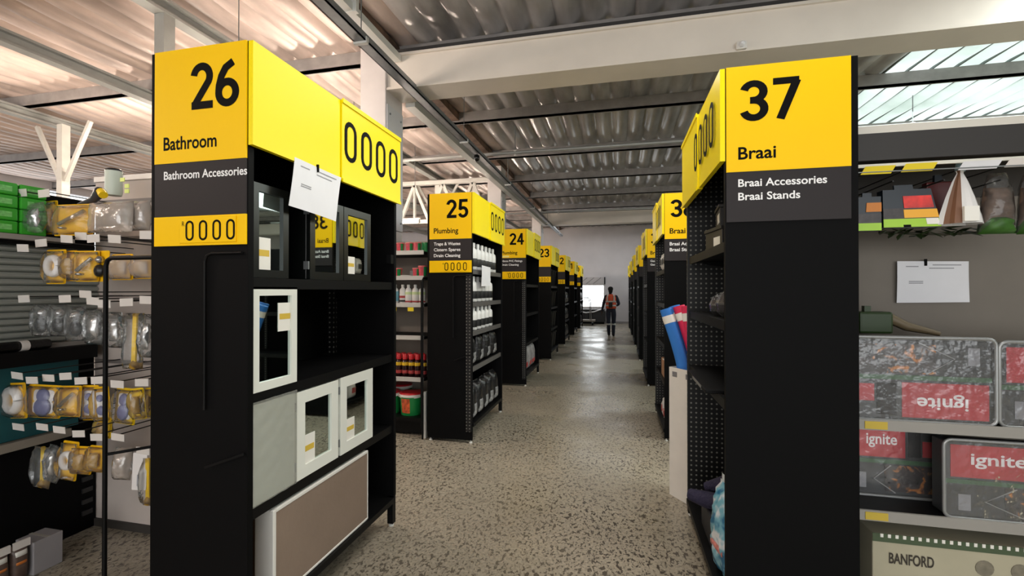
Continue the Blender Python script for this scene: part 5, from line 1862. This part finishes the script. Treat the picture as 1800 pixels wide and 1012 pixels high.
# dark bags in bays 22 and 20
for num, y0 in ((22, 13.3), (20, 19.0)):
    g = 'dark bags below sign %d' % num
    pb = proto_bag('dark_bag', 0.36, 0.3, 0.16, BAGK, M('brown_grey_print', (96, 88, 84), 0.5, var=0.3), g)
    sp, lb = [], []
    for zi, zz in enumerate((1.2, 0.7, 0.2)):
        for k in range(3):
            sp.append((XL - 0.11, y0 + 0.25 + k * 0.4, zz, 0))
            lb.append('dark bag, %s from the near end, %s shelf below sign %s' % (ORD[k], ['upper', 'middle', 'bottom'][zi], NUMW[num]))
    spread(pb, sp, lambda i: lb[i])
# pale sticker patches on signs 24 and 23
for num, y0 in ((24, 7.46), (23, 10.4)):
    MB().box(XL - DL + 0.06, XL - DL + 0.21, y0 - 0.0105, y0 - 0.008, 2.155, 2.185).build('pale_sticker', M('pale_yellow_sticker', (244, 226, 130), 0.4), BAY[num])

# ------------------------------------------------------------------ far end: counter, drape, boards, trolley, person
cw = atY(1062, 560, HY1 - 0.4).x
r_ = thing('dark_counter', 'long dark counter under the bright window at the far wall', 'counter', ((-3.2 + cw) / 2, HY1 - 0.3, 0))
MB().box(-3.2, cw, HY1 - 0.55, HY1 - 0.03, 0.08, 0.66).build('body', M('dark_counter', (24, 23, 24), 0.5), r_)
MB().box(-3.22, cw + 0.02, HY1 - 0.58, HY1 - 0.03, 0.66, 0.70).build('counter_top', M('counter_top_dark', (44, 42, 42), 0.4), r_)
MB().box(-3.2, cw, HY1 - 0.5, HY1 - 0.05, 0.0, 0.08).build('plinth', BLACKM, r_)
for k in range(4):
    xx = -3.2 + (cw + 3.2) * (k + 0.5) / 4
    MB().box(xx - 0.4, xx + 0.4, HY1 - 0.565, HY1 - 0.55, 0.12, 0.62).build('door', M('dark_counter_door', (32, 31, 32), 0.45), r_)
pts = [atY(1016, 547, HY1 - 0.6), atY(1030, 549.5, HY1 - 0.6), atY(1044, 548, HY1 - 0.6), atY(1057, 543.5, HY1 - 0.6)]
r_ = tag(MB().tube(pts, 0.03, 8).build('white_rope', M('white_rope', (225, 225, 225), 0.5), None, tuple(pts[0])), 'white sagging rope across the front of the far counter', 'rope')
a = atY(1062, 500, HY1 - 0.03)
r_ = thing('wall_panel', 'pale slatted panel with dark edge above the bright window', 'panel', (a.x, HY1 - 0.02, wz1))
zt_ = atY(1062, 487, HY1).z
MB().box(-3.2, a.x, HY1 - 0.03, HY1 - 0.005, wz1 + 0.01, zt_).build('board', M('pale_board', (176, 172, 172), 0.6), r_)
MB().box(a.x, a.x + 0.05, HY1 - 0.06, HY1 - 0.005, wz1 + 0.01, zt_).build('dark_edge', BLACKM, r_)
for k in range(9):
    xx = a.x - 0.15 - k * 0.33
    MB().bar((xx, HY1 - 0.035, zt_ - 0.02), (xx - 0.38, HY1 - 0.035, wz1 + 0.04), 0.012, 0.025).build('diagonal_slat', M('grey_slat_dark', (112, 108, 110), 0.6), r_)
# platform trolley
c = atZ(1031, 571, 0)
r_ = thing('platform_trolley', 'flat platform trolley with steel hoop handle near the far wall', 'trolley', tuple(c))
MB().box(c.x - 0.62, c.x + 0.40, c.y - 0.3, c.y + 0.3, 0.17, 0.25).build('platform', M('trolley_grey', (120, 110, 98), 0.6), r_, bevel=0.01)
for sx in (-0.5, 0.28):
    for sy in (-0.22, 0.22):
        MB().lathe([(0.07, -0.02), (0.07, 0.02)], (0, 0, 0), 14).xf(Matrix.Translation((c.x + sx, c.y + sy, 0.07)) @ Matrix.Rotation(R(90), 4, 'Y')).build('wheel', BLACKM, r_)
        MB().box(c.x + sx - 0.03, c.x + sx + 0.03, c.y + sy - 0.02, c.y + sy + 0.02, 0.1, 0.17).build('fork', STEEL, r_)
TROL = M('trolley_tube', (150, 146, 142), 0.35, 0.6)
xh = c.x - 0.01
for off, hw, ht in ((0, 0.26, 1.30), (0.06, 0.19, 1.26)):
    pts = [(xh - hw + 0.02, c.y - 0.2 + off, 0.25), (xh - hw * 0.82, c.y - 0.2 + off, ht - 0.25)]
    pts += [(xh - hw * 0.8 * math.cos(t) , c.y - 0.2 + off, ht - 0.22 + 0.22 * math.sin(t)) for t in [math.pi * k / 8 for k in range(9)]]
    pts += [(xh + hw * 0.82, c.y - 0.2 + off, ht - 0.25), (xh + hw - 0.02, c.y - 0.2 + off, 0.25)]
    MB().tube(pts, 0.018, 8).build('handle_tube', TROL, r_)


def person():
    f = atZ(1074, 591, 0)
    root = thing('person', 'person in an orange safety vest walking away down the aisle', 'person', (f.x, f.y, 0))
    k = 1.73 / 1.75
    J = {}
    E = []

    def j(n, x, y, z, rx, ry=None, par=None):
        J[n] = (x * k, y * k, z * k, rx, ry or rx)
        if par:
            E.append((par, n))
    # facing +Y (away from the camera); left of the photo is -X
    j('pel', 0, 0, 0.95, 0.155, 0.115)
    j('waist', 0, 0.01, 1.10, 0.145, 0.105, 'pel')
    j('chest', 0.0, 0.02, 1.28, 0.165, 0.115, 'waist')
    j('should', 0.0, 0.02, 1.43, 0.13, 0.09, 'chest')
    j('neck', -0.01, 0.035, 1.50, 0.058, 0.058, 'should')
    j('headb', -0.015, 0.055, 1.575, 0.075, 0.088, 'neck')
    j('headm', -0.02, 0.065, 1.645, 0.082, 0.10, 'headb')
    j('headt', -0.02, 0.06, 1.715, 0.058, 0.07, 'headm')
    for s, n in ((-1, 'l'), (1, 'r')):
        j('hip' + n, s * 0.09, 0, 0.90, 0.10, 0.105, 'pel')
        ky = 0.06 if s > 0 else -0.01
        fy = -0.02 if s > 0 else 0.10
        j('thigh' + n, s * 0.092, 0.02, 0.70, 0.088, 0.09, 'hip' + n)
        j('knee' + n, s * 0.088, ky, 0.48, 0.07, 0.072, 'thigh' + n)
        j('calf' + n, s * 0.084, (ky + fy) / 2 - 0.02, 0.30, 0.068, 0.07, 'knee' + n)
        j('ankle' + n, s * 0.080, fy - 0.02, 0.09, 0.056, 0.058, 'calf' + n)
        j('heel' + n, s * 0.080, fy - 0.01, 0.045, 0.045, 0.045, 'ankle' + n)
        j('toe' + n, s * 0.095, fy + 0.15, 0.036, 0.042, 0.034, 'heel' + n)
        j('sh' + n, s * 0.175, 0.015, 1.41, 0.075, 0.075, 'should')
        if s < 0:
            j('el' + n, s * 0.265, -0.01, 1.13, 0.052, 0.052, 'sh' + n)
            j('wr' + n, s * 0.315, 0.06, 0.89, 0.036, 0.036, 'el' + n)
            j('pm' + n, s * 0.325, 0.075, 0.83, 0.034, 0.024, 'wr' + n)
            hd, hp = V(-0.02, 0.03, -0.08), V(s * 0.325, 0.075, 0.83)
        else:
            j('el' + n, s * 0.275, -0.015, 1.14, 0.054, 0.054, 'sh' + n)
            j('wr' + n, s * 0.20, 0.20, 1.08, 0.036, 0.036, 'el' + n)
            j('pm' + n, s * 0.165, 0.25, 1.08, 0.034, 0.026, 'wr' + n)
            hd, hp = V(-0.05, 0.06, -0.01), V(s * 0.165, 0.25, 1.08)
        dn = hd.normalized()
        sd = dn.cross(V(1, 0, 0) if abs(dn.x) < 0.8 else V(0, 0, 1)).normalized()
        for q, (off, ln) in enumerate(((-0.027, 0.075), (-0.009, 0.085), (0.009, 0.08), (0.027, 0.062))):
            p1 = hp + sd * off + dn * 0.035
            p2 = p1 + dn * ln * 0.55
            p3 = p2 + (dn + V(0.2 * -s, 0.2, 0)).normalized() * ln * 0.5
            j('f%d1%s' % (q, n), p1.x, p1.y, p1.z, 0.0105, 0.0105, 'pm' + n)
            j('f%d2%s' % (q, n), p2.x, p2.y, p2.z, 0.009, 0.009, 'f%d1%s' % (q, n))
            j('f%d3%s' % (q, n), p3.x, p3.y, p3.z, 0.008, 0.008, 'f%d2%s' % (q, n))
        p1 = hp - sd * 0.045 + dn * 0.005
        p2 = p1 - sd * 0.015 + dn * 0.045
        j('t1' + n, p1.x, p1.y, p1.z, 0.0115, 0.0115, 'pm' + n)
        j('t2' + n, p2.x, p2.y, p2.z, 0.0095, 0.0095, 't1' + n)
    names = list(J)
    me = bpy.data.meshes.new('body')
    me.from_pydata([J[n][:3] for n in names], [(names.index(a), names.index(b)) for a, b in E], [])
    ob = bpy.data.objects.new('body', me)
    COL.objects.link(ob)
    sk = ob.modifiers.new('skin', 'SKIN')
    sk.use_smooth_shade = True
    sk.branch_smoothing = 0.4
    sv = me.skin_vertices[0].data
    for i, n in enumerate(names):
        sv[i].radius = J[n][3:5]
        sv[i].use_root = (n == 'pel')
    ss = ob.modifiers.new('sub', 'SUBSURF')
    ss.levels = ss.render_levels = 2
    dg = bpy.context.evaluated_depsgraph_get()
    dg.update()
    m2 = bpy.data.meshes.new_from_object(ob.evaluated_get(dg))
    bpy.data.objects.remove(ob)
    m2.name = 'body'
    m2.materials.clear()
    for m_ in (M('navy_overalls', (24, 28, 46), 0.8), M('dark_skin', (62, 42, 34), 0.6), M('black_boots', (16, 15, 16), 0.5), M('reflective_tape', (190, 190, 186), 0.35), M('black_hair', (14, 12, 12), 0.9)):
        m2.materials.append(m_)
    for p in m2.polygons:
        p.use_smooth = True
        c = p.center
        z = c.z / k
        mi = 0
        if z < 0.085:
            mi = 2
        elif 0.40 < z < 0.455:
            mi = 3
        elif z > 1.49:
            mi = 1
            if z > 1.60 or c.y < 0.05:
                mi = 4
        elif (c.x < -0.29 and z < 0.875) or (c.y > 0.215 and z > 0.9):
            mi = 1
        p.material_index = mi
    bo = bpy.data.objects.new('body', m2)
    COL.objects.link(bo)
    bo.parent = root
    root['_org'] = (0, 0, 0)
    # vest: shell around the torso
    VEST = M('orange_vest', (214, 84, 50), 0.6, emit=0.0)
    TAPE = M('reflective_tape', (190, 190, 186), 0.35)

    def shell(rows, m_, nm, par, g=1.0):
        n = 24
        mb = MB()
        vs = []
        for z, rx, ry, cyy in rows:
            for q in range(n):
                t = 2 * math.pi * q / n
                vs.append((rx * g * math.copysign(abs(math.cos(t)) ** 0.8, math.cos(t)), cyy + ry * g * math.copysign(abs(math.sin(t)) ** 0.8, math.sin(t)), z * k))
        fs = [(i * n + q, i * n + (q + 1) % n, (i + 1) * n + (q + 1) % n, (i + 1) * n + q) for i in range(len(rows) - 1) for q in range(n)]
        mb.add(vs, fs, 0, True)
        o = mb.build(nm, m_, par, (0, 0, 0))
        so = o.modifiers.new('thick', 'SOLIDIFY')
        so.thickness = 0.006
        return o
    R_ = [(0.98, 0.178, 0.135, 0.01), (1.1, 0.175, 0.128, 0.012), (1.25, 0.19, 0.138, 0.02), (1.36, 0.19, 0.13, 0.02), (1.44, 0.165, 0.11, 0.02), (1.485, 0.09, 0.075, 0.025)]
    vo = shell(R_, VEST, 'safety_vest', root)
    shell([(1.06, 0.178, 0.130, 0.012), (1.11, 0.177, 0.129, 0.012)], TAPE, 'reflective_band', vo, 1.03)
    shell([(1.20, 0.186, 0.135, 0.018), (1.25, 0.19, 0.138, 0.02)], TAPE, 'reflective_band', vo, 1.03)
    for s in (-1, 1):
        pts = [V(s * 0.115, -0.122, 1.25 * k), V(s * 0.12, -0.108, 1.34 * k), V(s * 0.11, -0.085, 1.43 * k), V(s * 0.09, -0.03, 1.475 * k)]
        mb = MB()
        for a_, b2 in zip(pts[:-1], pts[1:]):
            mb.bar(a_, b2, 0.045, 0.012)
        mb.build('shoulder_tape', TAPE, vo, (0, 0, 0))
    MB().bar((0, -0.135, 1.0), (0, -0.13, 1.19), 0.13, 0.01).build('dark_back_patch', M('dark_patch', (30, 24, 24), 0.7), vo, (0, 0, 0))
    # knitted cap
    MB().lathe([(0.088, 1.63 * k), (0.092, 1.66 * k), (0.085, 1.71 * k), (0.055, 1.745 * k), (0.01, 1.757 * k)], (-0.02, 0.062, 0), 16, sx=1.0, sy=1.12).build('knitted_cap', M('black_cap', (14, 13, 14), 0.9), root, (0, 0, 0))
    root.rotation_euler = (0, 0, R(-4))


person()
for o in list(SC.objects):
    if '_org' in o:
        del o['_org']
